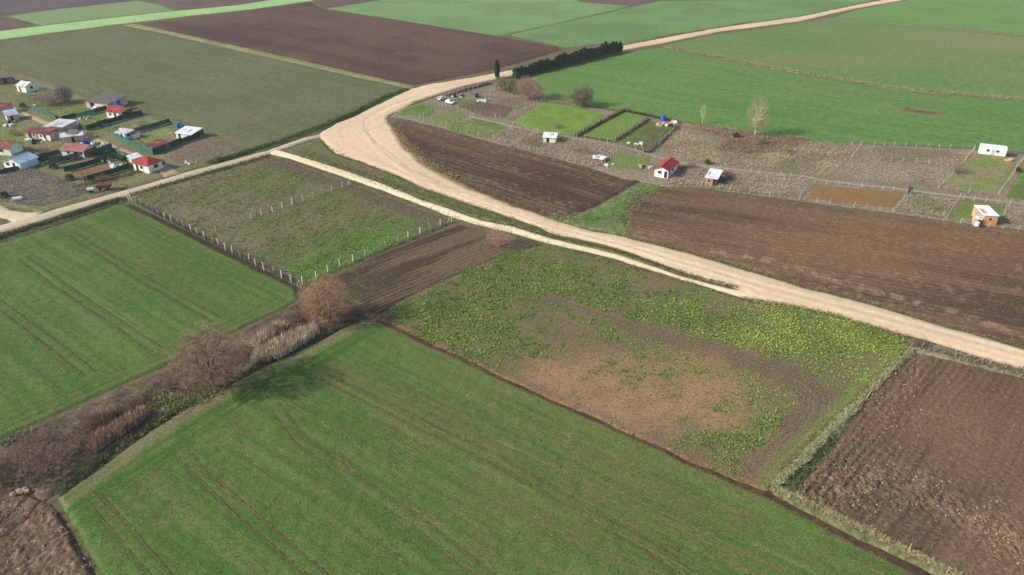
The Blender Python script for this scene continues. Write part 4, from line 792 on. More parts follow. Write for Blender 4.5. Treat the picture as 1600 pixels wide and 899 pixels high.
reeds([(150, 660), (162, 650), (182, 644), (178, 656), (160, 668)], 180, (1.0, 1.9), C(180, 160, 142), C(130, 110, 98), 'small clump of pale reeds among the thorn shrubs')
tuftset('bank_grass', [([(232, 640), (262, 618), (300, 630), (340, 606), (320, 600), (270, 640), (244, 655)], 900, 0.9, (0.3, 0.8), C(138, 140, 92), C(110, 124, 66), 0.7, 0.25),
                       ([(90, 768), (160, 716), (240, 662), (330, 610), (400, 573), (500, 526), (560, 496)], 1700, 0.4, (0.25, 0.7), C(112, 122, 84), C(92, 100, 60), 0.8, 0.2),
                       ([(10, 690), (40, 680)], 200, 0.8, (0.3, 0.8), C(140, 140, 104), C(110, 112, 78), 0.8, 0.2)], 'green grass on the open gap and edge of the hedgerow bank', 'grass', 'leaf')
tuftset('litter_growth', [([(0, 740), (120, 685), (240, 622), (340, 580), (420, 540), (500, 492), (560, 488)], 3400, 2.0, (0.2, 0.8), C(136, 118, 100), C(88, 76, 66), 1.0, 0.10)], 'tangled brown undergrowth along the hedgerow', 'undergrowth')

# ------------------------------------------------------------------ evergreens
def conifer(key, seed, h, r, c1, c2, n=1300, top=0.35):
    g = np.random.default_rng(seed)
    t = g.random(n) ** 0.8; ang = g.uniform(0, 6.283, n)
    prof = r * np.clip(np.minimum(1.0, (1 - t) * (1.0 / top)) ** 0.7, 0.08, 1) * (0.85 + 0.15 * np.sin(t * 9 + seed)) * np.where(t < 0.06, 0.75, 1)
    rr = prof * g.uniform(0.72, 1.06, n) * (1 + 0.10 * np.sin(3 * ang + seed))
    P = np.stack([np.cos(ang) * rr, np.sin(ang) * rr, 0.25 + t * h * 0.97], 1)
    out = np.stack([np.cos(ang), np.sin(ang), g.uniform(0.5, 1.6, n)], 1); out /= np.linalg.norm(out, axis=1)[:, None]
    side = np.stack([-np.sin(ang), np.cos(ang), g.normal(0, 0.3, n)], 1)
    L = g.uniform(0.35, 0.75, n)[:, None]; wv = L * 0.42
    V = np.stack([P, P + out * L * 0.5 + side * wv, P + out * L, P + out * L * 0.5 - side * wv], 1).reshape(-1, 3)
    F = np.arange(len(V)).reshape(-1, 4); tt = g.random(n)[:, None]
    col = np.repeat((c1 * (1 - tt) + c2 * tt) * g.uniform(0.7, 1.25, (n, 1)), 4, 0)
    # dense inner core so the crown is not see-through
    k = 9; zc = np.linspace(0.3, h * 0.93, 7); R_ = r * 0.72 * np.minimum(1, (1 - zc / h) / top) ** 0.7 + 0.05
    a = np.arange(k) * 2 * math.pi / k
    Vc = np.stack([np.stack([np.cos(a) * q, np.sin(a) * q, np.full(k, z)], 1) for q, z in zip(R_, zc)]).reshape(-1, 3)
    Fc = np.array([(i * k + j, i * k + (j + 1) % k, (i + 1) * k + (j + 1) % k, (i + 1) * k + j) for i in range(6) for j in range(k)]) + len(V)
    me = np_mesh(key + '_crown', np.concatenate([V, Vc]), np.concatenate([F, Fc]), M['leaf'], np.concatenate([col, np.repeat(((c1 + c2) * 0.45)[None], len(Vc), 0)]))
    Vt, Ft = tubes([(0, 0, -0.2, 0, 0, h * 0.6, 0.16, 0.07)], 6)
    return np_mesh(key + '_trunk', Vt, Ft, woodmat('conifer_bark', C(96, 78, 62))), me
CG1, CG2 = C(74, 96, 72), C(100, 122, 90)
con = [conifer('cypress_a', 1, 5.4, 1.75, CG1, CG2), conifer('cypress_b', 2, 5.9, 1.65, CG1, CG2, top=0.55), conifer('cypress_c', 3, 6.2, 1.6, C(58, 76, 60), C(78, 98, 76), top=0.65)]
def evergreen(name, px, meshes, label, group=None, s=1.0, rz=0.0):
    x, y = at(*px); e = empty(name, (x, y, 0), rz, label, 'tree', group); e.scale = (s, s, s * (0.95 + 0.1 * random.random()))
    link('trunk', meshes[0], e); link('crown', meshes[1], e)
p0, p1 = W([(808, 121), (968, 81)])
nh = int(np.hypot(*(p1 - p0)) / 2.9)
for i in range(nh + 1):
    q = p0 + (p1 - p0) * i / nh
    x, y = q + np.array((random.uniform(-0.3, 0.3), random.uniform(-0.3, 0.3)))
    e = empty('hedge_conifer', (x, y, 0), i * 2.1, ('dark conifer ending the roadside row next to the slim cypress' if i == 0 else 'tallest dark conifer ending the row by the open road' if i == nh else 'dark green conifer inside the dense row along the dirt road'), 'tree', None if i in (0, nh) else 'conifers inside the roadside row')
    s = random.uniform(0.85, 1.1); e.scale = (s * 1.15, s * 1.15, s * random.uniform(0.7, 0.98) * (1.0 + 0.1 * (i / nh)))
    m = con[i % 2 if i < nh - 4 else 2]
    link('trunk', m[0], e); link('crown', m[1], e)
evergreen('cypress_tree', (777, 122), conifer('column', 9, 7.6, 1.15, C(56, 72, 50), C(76, 90, 62), 1200, 0.3), 'single slim dark cypress beside the dirt road')
def bush(key, seed, h, r, c1, c2, n=1500):
    g = np.random.default_rng(seed); d = g.normal(0, 1, (n, 3)); d /= np.linalg.norm(d, axis=1)[:, None]; d[:, 2] = np.abs(d[:, 2]) * 1.0
    lob = 1 + 0.22 * np.sin(d[:, 0] * 5 + seed) * np.cos(d[:, 1] * 4) + 0.12 * np.sin(d[:, 2] * 9)
    P = d * (g.uniform(0.35, 1, n) ** 0.4 * lob)[:, None] * np.array((r, r, h)) ; P[:, 2] += 0.1
    X, Y, Z = P.T; col = jitcol(c1, n, 0.25, c2); V, F, K = leaves(X, Y, Z, g.uniform(0.3, 0.6, n), col, 2, 0.5, 0.5, up_j=0.6, tri=False)
    Vt, Ft = tubes([(0, 0, -0.2, 0.1, 0, h * 0.6, 0.12, 0.05), (0, 0, 0.2, 0.5 * r, 0.2, h * 0.6, 0.08, 0.03), (0, 0, 0.2, -0.4 * r, 0.3, h * 0.6, 0.08, 0.03)], 5)
    return np_mesh(key + '_stem', Vt, Ft, woodmat('conifer_bark', C(96, 78, 62))), np_mesh(key + '_leaves', V, F, M['leaf'], K)
def place_bush(name, px, m, label, group=None, s=1.0):
    x, y = at(*px); e = empty(name, (x, y, 0), px[0] * 0.3, label, 'shrub', group); e.scale = (s, s, s)
    link('stem', m[0], e); link('foliage', m[1], e)
place_bush('roadside_bush', (784, 141), bush('yellow', 4, 5.6, 2.5, C(142, 128, 76), C(112, 104, 62), 900), 'yellowish olive bush at the foot of the slim cypress')
place_bush('roadside_bush', (801, 145), bush('dkg', 6, 4.2, 2.4, C(66, 80, 54), C(88, 92, 64), 900), 'dark green bush between the yellowish bush and the broad bare tree')
gb = bush('small', 8, 1.1, 0.9, C(66, 84, 44), C(92, 104, 58), 220)
db = bush('smalldark', 10, 1.5, 1.2, C(54, 64, 42), C(78, 82, 54), 260)
for px, lb in (((84, 263), 'round dark bush at the corner of the garden bed'), ((110, 281), 'dark bush at the end of the reddish soil bed'), ((30, 232), 'dark bush beside the red roofed house at the left edge'), ((36, 168), 'dark bush by the brown lane'), ((8, 309), 'dark bush on the scrubby waste plot'), ((1150, 215), 'dark bush at the foot of the pale poplar')):
    place_bush('garden_bush', px, db, lb)
for px, lb in (((203, 262), 'small green bush behind the red hip roofed house'), ((195, 250), 'small green bush beside the pale shed wall'), ((1105, 256), 'green shrub by the footpath above the red roofed hut'), ((1590, 268), 'green shrub in the plot behind the cabin')):
    place_bush('garden_bush', px, gb, lb)
tuftset('yard_growth', [([(0, 215), (60, 240), (110, 262), (160, 285)], 900, 3.5, (0.2, 0.6), C(104, 112, 66), C(132, 122, 92), 0.7, 0.2), ([(40, 160), (120, 178), (180, 200), (240, 225)], 900, 3.5, (0.2, 0.6), C(104, 112, 66), C(84, 96, 56), 0.7, 0.2),
                        ([(150, 240), (205, 252)], 260, 1.0, (0.4, 1.0), C(78, 92, 54), C(60, 72, 44), 0.7, 0.3), ([(98, 246), (60, 252)], 200, 1.0, (0.3, 0.9), C(78, 92, 54), C(60, 72, 44), 0.7, 0.3), ([(120, 292), (180, 278), (226, 266)], 400, 0.6, (0.3, 0.9), C(92, 96, 60), C(126, 116, 92), 0.7, 0.2)], 'rough green and dry growth around the garden houses', 'growth')
for k, (px, lb) in enumerate([((58, 158), 'leafless shrub on the rough grass below the white gabled house'), ((140, 214), 'leafless shrub at the lane edge beside the scrap'), ((226, 200), 'leafless shrub on the grassy yard'), ((70, 240), 'leafless shrub left of the pink brown roofed house'), ((118, 250), 'leafless shrub behind the front netting'), ((24, 212), 'leafless shrub on the green yard'), ((160, 282), 'leafless shrub at the end of the lower netting'), ((220, 262), 'leafless shrub by the cottage wall'), ((870, 200), 'leafless fruit bush at the foot of the large lawn'), ((1080, 262), 'leafless bush right of the red roofed hut'), ((1135, 275), 'leafless bush behind the brick shed'), ((1495, 270), 'leafless bush beside the container plot fence'), ((1230, 238), 'leafless bush in the tan scrub'), ((1190, 226), 'leafless bush below the pale poplar')]):
    bare('yard_shrub', px, shr[k % 3], lb, None, 'shrub', k * 1.3, (0.5 + 0.06 * (k % 4),) * 3)
# dark tangled growth hanging on garden fences
tuftset('fence_growth', [([(901, 213), (954, 184), (976, 173)], 900, 0.35, (0.4, 1.2), C(70, 72, 50), C(100, 96, 70), 0.9, 0.25), ([(962, 220), (1012, 187)], 700, 0.35, (0.4, 1.1), C(88, 84, 64), C(120, 112, 88), 0.9, 0.25),
                         ([(1010, 238), (1035, 220), (1058, 198)], 600, 0.4, (0.4, 1.2), C(92, 88, 72), C(132, 122, 104), 0.9, 0.25), ([(976, 174), (1014, 181), (1056, 192)], 500, 0.5, (0.5, 1.2), C(86, 84, 60), C(116, 108, 84), 0.9, 0.25),
                         ([(901, 212), (960, 222)], 300, 0.3, (0.3, 0.7), C(92, 88, 70), C(120, 110, 90), 0.9, 0.2), ([(700, 150), (730, 140), (765, 131)], 500, 0.4, (0.5, 1.3), C(92, 86, 72), C(126, 116, 98), 0.9, 0.2)], 'dark dry growth tangled in the garden fences', 'growth')
# ================================================================== FENCES
class MB:
    def __init__(s): s.v, s.f = [], []
    def quad(s, *p):
        i = len(s.v); s.v += [tuple(q) for q in p]; s.f.append(tuple(range(i, i + len(p))))
    def box(s, x0, x1, y0, y1, z0, z1):
        i = len(s.v); s.v += [(x0, y0, z0), (x1, y0, z0), (x1, y1, z0), (x0, y1, z0), (x0, y0, z1), (x1, y0, z1), (x1, y1, z1), (x0, y1, z1)]
        s.f += [tuple(i + k for k in q) for q in ((3, 2, 1, 0), (4, 5, 6, 7), (0, 1, 5, 4), (1, 2, 6, 5), (2, 3, 7, 6), (3, 0, 4, 7))]
    def slab(s, pts, t):
        """flat polygon pts (3-D) given thickness t along -normal"""
        n = (Vector(pts[1]) - Vector(pts[0])).cross(Vector(pts[2]) - Vector(pts[0])).normalized() * t
        k = len(pts); i = len(s.v); s.v += [tuple(p) for p in pts] + [tuple(Vector(p) - n) for p in pts]
        s.f.append(tuple(i + j for j in range(k))); s.f.append(tuple(i + k + j for j in reversed(range(k))))
        for j in range(k): s.f.append((i + j, i + k + j, i + k + (j + 1) % k, i + (j + 1) % k))
    def bar(s, a, b, r, n=4):
        V, F = tubes([(*a, *b, r, r)], n); i = len(s.v); s.v += [tuple(q) for q in V]; s.f += [tuple(int(q) + i for q in f) for f in F]
    def cyl(s, x, y, z0, z1, r, n=12, axis='z', r1=None):
        r1 = r if r1 is None else r1; i = len(s.v)
        for z, rr in ((z0, r), (z1, r1)):
            for k in range(n):
                a = 2 * math.pi * k / n; c, d = math.cos(a) * rr, math.sin(a) * rr
                s.v.append((x + c, y + d, z) if axis == 'z' else ((z, y + c, x + d) if axis == 'x' else (x + c, z, y + d)))
        for k in range(n): s.f.append((i + k, i + (k + 1) % n, i + n + (k + 1) % n, i + n + k))
        s.f.append(tuple(i + k for k in reversed(range(n)))); s.f.append(tuple(i + n + k for k in range(n)))
    def mesh(s, name, mat):
        me = bpy.data.meshes.new(name); me.from_pydata(s.v, [], s.f); me.materials.append(mat); me.update(); return me
    def build(s, name, mat, parent=None): return link(name, s.mesh(name, mat), parent)
M['concrete'] = pm('concrete_post', C(226, 222, 214), 0.85, 0.15, rnd=0.22)
M['oldpost'] = pm('weathered_concrete_post', C(200, 194, 186), 0.9, 0.25, rnd=0.5)
M['wire'] = pm('fence_wire', C(150, 148, 142), 0.5, 0.1, metal=0.6)
M['wood'] = pm('old_wood', C(168, 152, 130), 0.9, 0.25)
M['net'] = pm('green_net', C(54, 104, 90), 0.9, 0.3, 0.8)
M['netd'] = pm('dark_green_net', C(46, 78, 70), 0.9, 0.3, 0.8)
M['teal'] = pm('teal_net', C(62, 146, 126), 0.85, 0.2, 0.8)
def post_mesh(h, t, mat, name='post'):
    b = MB(); b.box(-t, t, -t, t, -0.5, h - 0.06); i = len(b.v)
    b.v += [(-t * .5, -t * .5, h), (t * .5, -t * .5, h), (t * .5, t * .5, h), (-t * .5, t * .5, h)]
    b.f.remove((4, 5, 6, 7)); b.f += [(i, i + 1, i + 2, i + 3)] + [(4 + k, 4 + (k + 1) % 4, i + (k + 1) % 4, i + k) for k in range(4)]
    return b.mesh(name, mat)
PM = {'c': post_mesh(1.75, 0.085, M['concrete']), 't': post_mesh(1.45, 0.045, M['oldpost']), 'g': post_mesh(1.6, 0.05, M['oldpost']), 'w': post_mesh(1.5, 0.06, M['wood']), 's': post_mesh(1.5, 0.07, M['concrete']), 'n': post_mesh(1.6, 0.04, M['netd'])}
PH = {'c': 1.75, 't': 1.55, 'g': 1.65, 'w': 1.5, 's': 1.5}
def fence(px, spacing, label, kind='c', wires=3, brace=(), tilt=0.05, name='post_fence', group=None, skip=0.0):
    p = W(px); seg = np.hypot(*(p[1:] - p[:-1]).T); cum = np.concatenate([[0], np.cumsum(seg)]); n = max(1, round(cum[-1] / spacing))
    s = np.linspace(0, cum[-1], n + 1); X = np.interp(s, cum, p[:, 0]); Y = np.interp(s, cum, p[:, 1])
    e = empty(name, (X[0], Y[0], 0), 0, label, 'fence', group); X = X - X[0]; Y = Y - Y[0]
    for i in range(n + 1):
        if skip and 0 < i < n and random.random() < skip: continue
        o = link('post', PM[kind], e, (X[i] + random.gauss(0, .12), Y[i] + random.gauss(0, .12), random.uniform(-0.3, 0.05)))
        o.rotation_euler = (random.gauss(0, tilt), random.gauss(0, tilt), random.uniform(0, 1.5))
    for k in range(wires):
        z = PH[kind] * (0.35 + 0.55 * k / max(1, wires - 1))
        V, F = tubes([(X[i], Y[i], z, X[i + 1], Y[i + 1], z, 0.012, 0.012) for i in range(n)], 3)
        link('wire', np_mesh('wire', V, F, M['wire']), e)
    for i, d in brace:
        b = MB(); i = i % (n + 1); j = i + d
        v = Vector((X[j] - X[i], Y[j] - Y[i], 0)).normalized() * 1.1
        b.bar((X[i], Y[i], PH[kind] * 0.85), (X[i] + v.x, Y[i] + v.y, -0.1), 0.08); b.build('brace', M['concrete'], e)
    return e
fence([(203, 312), (300, 362), (400, 414), (469, 447)], 3.15, 'white concrete post fence between the left wheat and the fallow', brace=((0, 1), (-1, -1)))
fence([(474, 443), (600, 386), (704, 346)], 3.3, 'white concrete post fence between the fallow and dark tilled strip', brace=((-1, -1),))
fence([(338, 362), (450, 322), (547, 288)], 3.3, 'white concrete post fence across the middle of the fallow', brace=((-1, -1),))
fence([(203, 305), (300, 277), (420, 242)], 4.2, 'short grey posts along the lane edge of the fallow', 's', tilt=0.08)
fence([(1365, 838), (1404, 852), (1440, 872), (1480, 896)], 3.6, 'weathered leaning wooden posts in dry grass by the clod field', 'w', 0, tilt=0.16)
fence([(1340, 636), (1370, 608), (1394, 580)], 3.4, 'crooked wooden posts on the bank beside the weedy plot', 'w', 0, tilt=0.2)
fence([(1440, 545), (1500, 560), (1600, 586), (1720, 620)], 5.0, 'short posts half hidden in roadside weeds', 'w', 0, tilt=0.08)
GF = [
 ([(618, 180), (650, 186), (686, 196), (724, 207), (765, 219)], 2.8, 'post fence along the top of the ploughed triangle, by the lawns'),
 ([(655, 184), (686, 170), (700, 162)], 2.6, 'post fence between the two small lawns by the bend'),
 ([(680, 160), (700, 168), (735, 182)], 2.6, 'post fence in front of the parked cars'),
 ([(690, 197), (715, 190), (738, 183)], 2.4, 'post fence between the olive lawn and the rubble plot'),
 ([(714, 168), (745, 176), (770, 182), (790, 187)], 2.6, 'white post row along the front of the dug brown plot'),
 ([(790, 188), (815, 174), (838, 162), (851, 157)], 2.6, 'white post row between the dug plot and the large bright lawn'),
 ([(700, 152), (730, 142), (765, 132)], 2.6, 'post fence along the dirt road behind the parked cars'),
 ([(765, 219), (782, 210), (797, 202)], 2.6, 'short post fence beside the lilac scrub'),
 ([(800, 197), (850, 207), (897, 215)], 2.8, 'post fence along the foot of the large bright lawn'),
 ([(772, 219), (855, 242), (920, 260)], 2.6, 'post fence between the lilac scrub and ploughed triangle'),
 ([(901, 214), (954, 184), (978, 173)], 2.6, 'post fence tangled in dark growth between two lawns'),
 ([(962, 221), (1014, 186)], 2.6, 'post fence with a pale hedge beside the vegetable plot'),
 ([(1010, 239), (1036, 220), (1059, 197)], 2.6, 'post fence between the vegetable plot and tan scrub'),
 ([(901, 216), (950, 224), (1005, 239)], 2.8, 'post fence on the footpath below the lawns'),
 ([(962, 238), (1000, 244), (1034, 251)], 2.8, 'post fence above the mown olive lawn'),
 ([(940, 258), (963, 240)], 2.4, 'short post fence beside the white roofed coop'),
 ([(1080, 288), (1110, 293), (1160, 301), (1250, 312)], 2.8, 'post fence between the brick shed scrub and the long ploughed field'),
 ([(1125, 265), (1200, 272), (1268, 281)], 2.8, 'post fence on the footpath above the brick shed scrub'),
 ([(1246, 309), (1258, 298), (1272, 285)], 2.0, 'close set posts on the left end of the ochre rectangle'),
 ([(1274, 287), (1340, 292), (1416, 300)], 3.1, 'white posts along the top of the ochre rectangle'),
 ([(1258, 313), (1330, 322), (1393, 331)], 3.1, 'white posts along the bottom of the ochre rectangle'),
 ([(1394, 331), (1408, 318), (1420, 306)], 1.8, 'close set posts on the right end of the ochre rectangle'),
 ([(1474, 344), (1487, 328), (1501, 309)], 1.8, 'close set posts left of the olive plot by the cabin'),
 ([(1504, 312), (1540, 316), (1577, 320)], 3.2, 'posts along the footpath above the cabin'),
 ([(1478, 345), (1510, 349), (1540, 354), (1590, 360)], 3.2, 'posts between the cabin and the long ploughed field'),
 ([(1560, 346), (1570, 332), (1580, 318)], 1.8, 'close set posts right of the plywood cabin'),
 ([(1465, 295), (1490, 270), (1523, 233)], 1.9, 'long close set post fence left of the container plot'),
 ([(1560, 304), (1580, 276), (1600, 246), (1612, 232)], 1.9, 'long close set post fence right of the container plot'),
 ([(1478, 298), (1510, 301), (1530, 304)], 3.0, 'few posts at the foot of the container plot'),
 ([(1330, 226), (1420, 229), (1520, 234)], 3.4, 'posts on the green field edge left of the container'),
 ([(1355, 251), (1420, 253), (1490, 259)], 3.4, 'post row across the middle of the pinkish weeds'),
 ([(1328, 250), (1344, 229)], 2.4, 'short post line at the left of the pinkish weeds'),
]
for px, sp, lb in GF: fence(px, sp, lb, 't' if sp < 2.2 else 'g', 2, tilt=0.07, name='garden_fence')
def netfence(px, label, mat='net', h=1.7, spacing=3.0):
    p = densify(W(px), spacing, 0, closed=False); e = empty('net_fence', (*p[0], 0), 0, label, 'fence'); q = p - p[0]
    for x, y in q: link('post', PM['n'], e, (x, y, 0.15)).rotation_euler = (0, 0, 0.4)
    for (ax, ay), (bx, by) in zip(q[:-1], q[1:]):
        b = MB(); v = Vector((bx - ax, by - ay)); n = Vector((-v.y, v.x)).normalized() * 0.012; k = 4; top = h + random.uniform(-0.15, 0.1)
        pts = []
        for j in range(k + 1):
            t = j / k; s = math.sin(t * math.pi) * random.uniform(-0.06, 0.12); pts.append((ax + v.x * t + n.x * 5 * s * 8, ay + v.y * t + n.y * 5 * s * 8, top - abs(s) * 0.6))
        for (x0, y0, t0), (x1, y1, t1) in zip(pts[:-1], pts[1:]):
            b.slab([(x0, y0, 0.02), (x1, y1, 0.02), (x1, y1, t1), (x0, y0, t0)], 0.02)
        b.build('net_panel', M[mat], e)
    return e
netfence([(49, 171), (68, 178), (88, 188)], 'green netting fence along the lane by the upper lawn')
netfence([(98, 189), (120, 184)], 'dark netting fence right of the white sheet roof', 'netd')
netfence([(121, 184), (149, 177)], 'bright teal netting fence across the vegetable yard', 'teal')
netfence([(149, 177), (168, 172)], 'dark netting at the back of the red roofed white house', 'netd')
netfence([(125, 200), (136, 204), (170, 194), (200, 185), (223, 180)], 'long dark green netting below the red roofed white house', 'netd', 1.9)
netfence([(211, 208), (240, 200), (265, 192), (279, 198)], 'green netting behind the little lawn yard', 'net')
netfence([(181, 217), (200, 226), (213, 232), (240, 242)], 'green netting along the lane in front of the lawn yard', 'net', 1.9)
netfence([(240, 242), (270, 230), (300, 219), (319, 211)], 'dark green netting down the right side of the lawn yard', 'netd', 1.9)
netfence([(52, 253), (96, 240)], 'green netting left of the pink brown roofed house', 'netd')
netfence([(80, 258), (120, 247), (160, 238), (176, 232)], 'green netting in front of the pink brown roofed house', 'net', 1.8)
netfence([(101, 269), (130, 262), (168, 251)], 'dark netting along the upper edge of the reddish soil bed', 'netd')
netfence([(133, 284), (165, 275), (203, 264)], 'dark netting along the lower edge of the reddish soil bed', 'netd')
netfence([(0, 273), (26, 267), (50, 258)], 'dark netting below the blue white gabled house', 'netd', 1.4)
netfence([(170, 242), (180, 238), (196, 246)], 'pale green netting beside the lane bend', 'net', 1.6)
netfence([(1418, 302), (1424, 303)], 'dark screened corner of the ochre rectangle', 'netd', 2.0, 2.0)

# ================================================================== BUILDINGS
def bm(name, c, rough=0.6, amt=0.12, **k): M[name] = pm(name, c, rough, amt, **k)
bm('white_wall', C(228, 226, 220), 0.85, 0.22, scale=0.7); bm('pale_roof', C(210, 212, 216), 0.6, 0.3, scale=0.6); bm('red_roof', C(160, 56, 52), 0.7, 0.3, scale=0.6); bm('maroon_roof', C(122, 64, 64), 0.75, 0.35, scale=0.6)
bm('pink_roof', C(150, 96, 92), 0.7, 0.2); bm('grey_roof', C(112, 104, 98), 0.7, 0.2); bm('blue_roof', C(168, 188, 212), 0.6, 0.25, scale=0.6); bm('blue_wall', C(190, 210, 232), 0.7, 0.1)
bm('dark', C(36, 36, 38), 0.5, 0.1); bm('glass', C(52, 60, 72), 0.2, 0.1); bm('blue', C(44, 92, 190), 0.45, 0.1); bm('navy', C(40, 54, 104), 0.45, 0.1); bm('plywood', C(206, 152, 106), 0.75, 0.12); bm('brick', C(176, 112, 84), 0.85, 0.2)
bm('purple_wall', C(140, 108, 112), 0.8, 0.2); bm('silver', C(196, 200, 204), 0.4, 0.1, metal=0.3); bm('junk', C(150, 140, 128), 0.9, 0.3); bm('tarp', C(240, 238, 232), 0.7, 0.1); bm('tyre', C(34, 34, 34), 0.9, 0.1); bm('bright_white', C(246, 246, 244), 0.55, 0.06); bm('green_tarp', C(48, 150, 92), 0.6, 0.15); bm('rose_wall', C(196, 172, 168), 0.85, 0.15); bm('earth_brown', C(120, 84, 66), 0.85, 0.2)
bm('rusty_sheet', C(134, 92, 76), 0.8, 0.3); bm('grey_sheet', C(168, 164, 160), 0.6, 0.25)
def building(name, A, B, depth, h, label, roof='gable', wall='white_wall', rmat='red_roof', rise=1.0, over=0.3, doors=(), windows=(), side_windows=(), skirt=None, cat='house', ridge='x', lean=0.0, chimney=False, end_wall=None, group=None):
    """A-B: the base line of the wall facing the camera; the house goes back from it by depth"""
    a, b = np.array(at(*A)), np.array(at(*B)); v = b - a; w_ = np.hypot(*v); rz = math.atan2(v[1], v[0])
    e = empty(name, (a[0], a[1], 0), rz, label, cat, group)
    depth = depth * (0.8 if name == 'house' else 1.0); h = h * 0.92
    m = MB(); d = depth; zt = h
    m.quad((0, 0, -0.3), (w_, 0, -0.3), (w_, 0, h), (0, 0, h)); m.quad((w_, d, -0.3), (0, d, -0.3), (0, d, h + (rise if roof == 'shed' else 0)), (w_, d, h + (rise if roof == 'shed' else 0)))
    o = over
    if roof == 'gable' and ridge == 'x':
        for x, f in ((0, 1), (w_, -1)):
            pts = [(x, d, -0.3), (x, 0, -0.3), (x, 0, h), (x, d / 2, h + rise), (x, d, h)]; m.quad(*(pts if f > 0 else pts[::-1]))
        r = MB(); k = rise / (d / 2)
        r.slab([(-o, -o, h - o * k + .06), (w_ + o, -o, h - o * k + .06), (w_ + o, d / 2, h + rise + .06), (-o, d / 2, h + rise + .06)], 0.1)
        r.slab([(-o, d / 2, h + rise + .063), (w_ + o, d / 2, h + rise + .063), (w_ + o, d + o, h - o * k + .063), (-o, d + o, h - o * k + .063)], 0.1)
    elif roof == 'gable':
        m.f = []; m.v = []
        m.quad((0, 0, -0.3), (w_, 0, -0.3), (w_, 0, h), (w_ / 2, 0, h + rise), (0, 0, h)); m.quad((w_, d, -0.3), (0, d, -0.3), (0, d, h), (w_ / 2, d, h + rise), (w_, d, h))
        m.quad((0, d, -0.3), (0, 0, -0.3), (0, 0, h), (0, d, h)); m.quad((w_, 0, -0.3), (w_, d, -0.3), (w_, d, h), (w_, 0, h))
        r = MB(); k = rise / (w_ / 2)
        r.slab([(-o, d + o, h - o * k + .06), (-o, -o, h - o * k + .06), (w_ / 2, -o, h + rise + .06), (w_ / 2, d + o, h + rise + .06)], 0.1)
        r.slab([(w_ / 2, d + o, h + rise + .063), (w_ / 2, -o, h + rise + .063), (w_ + o, -o, h - o * k + .063), (w_ + o, d + o, h - o * k + .063)], 0.1)
    elif roof == 'hip':
        m.quad((0, d, -0.3), (0, 0, -0.3), (0, 0, h), (0, d, h)); m.quad((w_, 0, -0.3), (w_, d, -0.3), (w_, d, h), (w_, 0, h))
        r = MB(); i = min(w_, d) / 2; zt = h + .05; c = [(-o, -o, zt), (w_ + o, -o, zt), (w_ + o, d + o, zt), (-o, d + o, zt)]
        p, q = ((i, d / 2, h + rise), (w_ - i, d / 2, h + rise)) if w_ >= d else ((w_ / 2, i, h + rise), (w_ / 2, d - i, h + rise))
        if w_ >= d: fs = [(c[0], c[1], q, p), (c[1], c[2], q), (c[2], c[3], p, q), (c[3], c[0], p)]
        else: fs = [(c[0], c[1], p), (c[1], c[2], q, p), (c[2], c[3], q), (c[3], c[0], p, q)]
        for f in fs: r.quad(*f)
        r.quad(c[3], c[2], c[1], c[0])
    else:  # shed roof rising to the back
        m.quad((0, d, -0.3), (0, 0, -0.3), (0, 0, h), (0, d, h + rise)); m.quad((w_, 0, -0.3), (w_, d, -0.3), (w_, d, h + rise), (w_, 0, h))
        r = MB(); k = rise / d
        r.slab([(-o, -o, h - o * k + .06), (w_ + o, -o, h - o * k + .06), (w_ + o, d + o, h + rise + o * k + .06), (-o, d + o, h + rise + o * k + .06)], 0.09)
    m.build('wall', M[wall], e); ro = r.build('roof', M[rmat], e)
    if roof in ('gable', 'shed'):   # sheet-metal seams / ridge cap
        c = MB()
        if roof == 'gable' and ridge == 'x': c.bar((-o, d / 2, h + rise + .09), (w_ + o, d / 2, h + rise + .09), 0.1, 6)
        elif roof == 'gable': c.bar((w_ / 2, -o, h + rise + .09), (w_ / 2, d + o, h + rise + .09), 0.1, 6)
        else:
            for t in np.arange(0.0, w_ + 0.01, 1.0): c.bar((t, -o, h - o * rise / d + .08), (t, d + o, h + rise + o * rise / d + .08), 0.03, 4)
        c.build('ridge_cap' if roof == 'gable' else 'roof_seams', M[rmat], ro)
    rr = random.Random(int(A[0] * 7 + A[1]))
    if (roof == 'gable' and ridge == 'x') or roof == 'shed':   # odd replacement sheets on the roof
        dd = d / 2 if roof == 'gable' else d; k = rise / dd
        for t in range(rr.choice((2, 3, 4))):
            px_ = rr.uniform(0, max(0.1, w_ - 1.6)); py_ = rr.uniform(0, dd * 0.5); pw, pl = rr.uniform(0.8, 1.5), dd * rr.uniform(0.3, 0.48)
            q = MB(); q.slab([(px_, py_, h + py_ * k + .09 + t * .004), (px_ + pw, py_, h + py_ * k + .09 + t * .004), (px_ + pw, py_ + pl, h + (py_ + pl) * k + .09 + t * .004), (px_, py_ + pl, h + (py_ + pl) * k + .09 + t * .004)], .02)
            q.build('roof_sheet', M[rr.choice(('rusty_sheet', 'pink_roof', rmat) if rmat in ('maroon_roof', 'pink_roof', 'grey_roof', 'red_roof') else ('grey_sheet', 'pale_roof', rmat))], ro)
    for x, wd, ht in doors:
        q = MB(); q.box(x, x + wd, -0.05, 0.04, 0, ht); dd = q.build('door', M['dark' if wall != 'plywood' else 'earth_brown'], e)
        q = MB(); q.box(x + wd * .8, x + wd * .9, -0.09, -0.05, ht * .45, ht * .5); q.build('handle', M['silver'], dd)
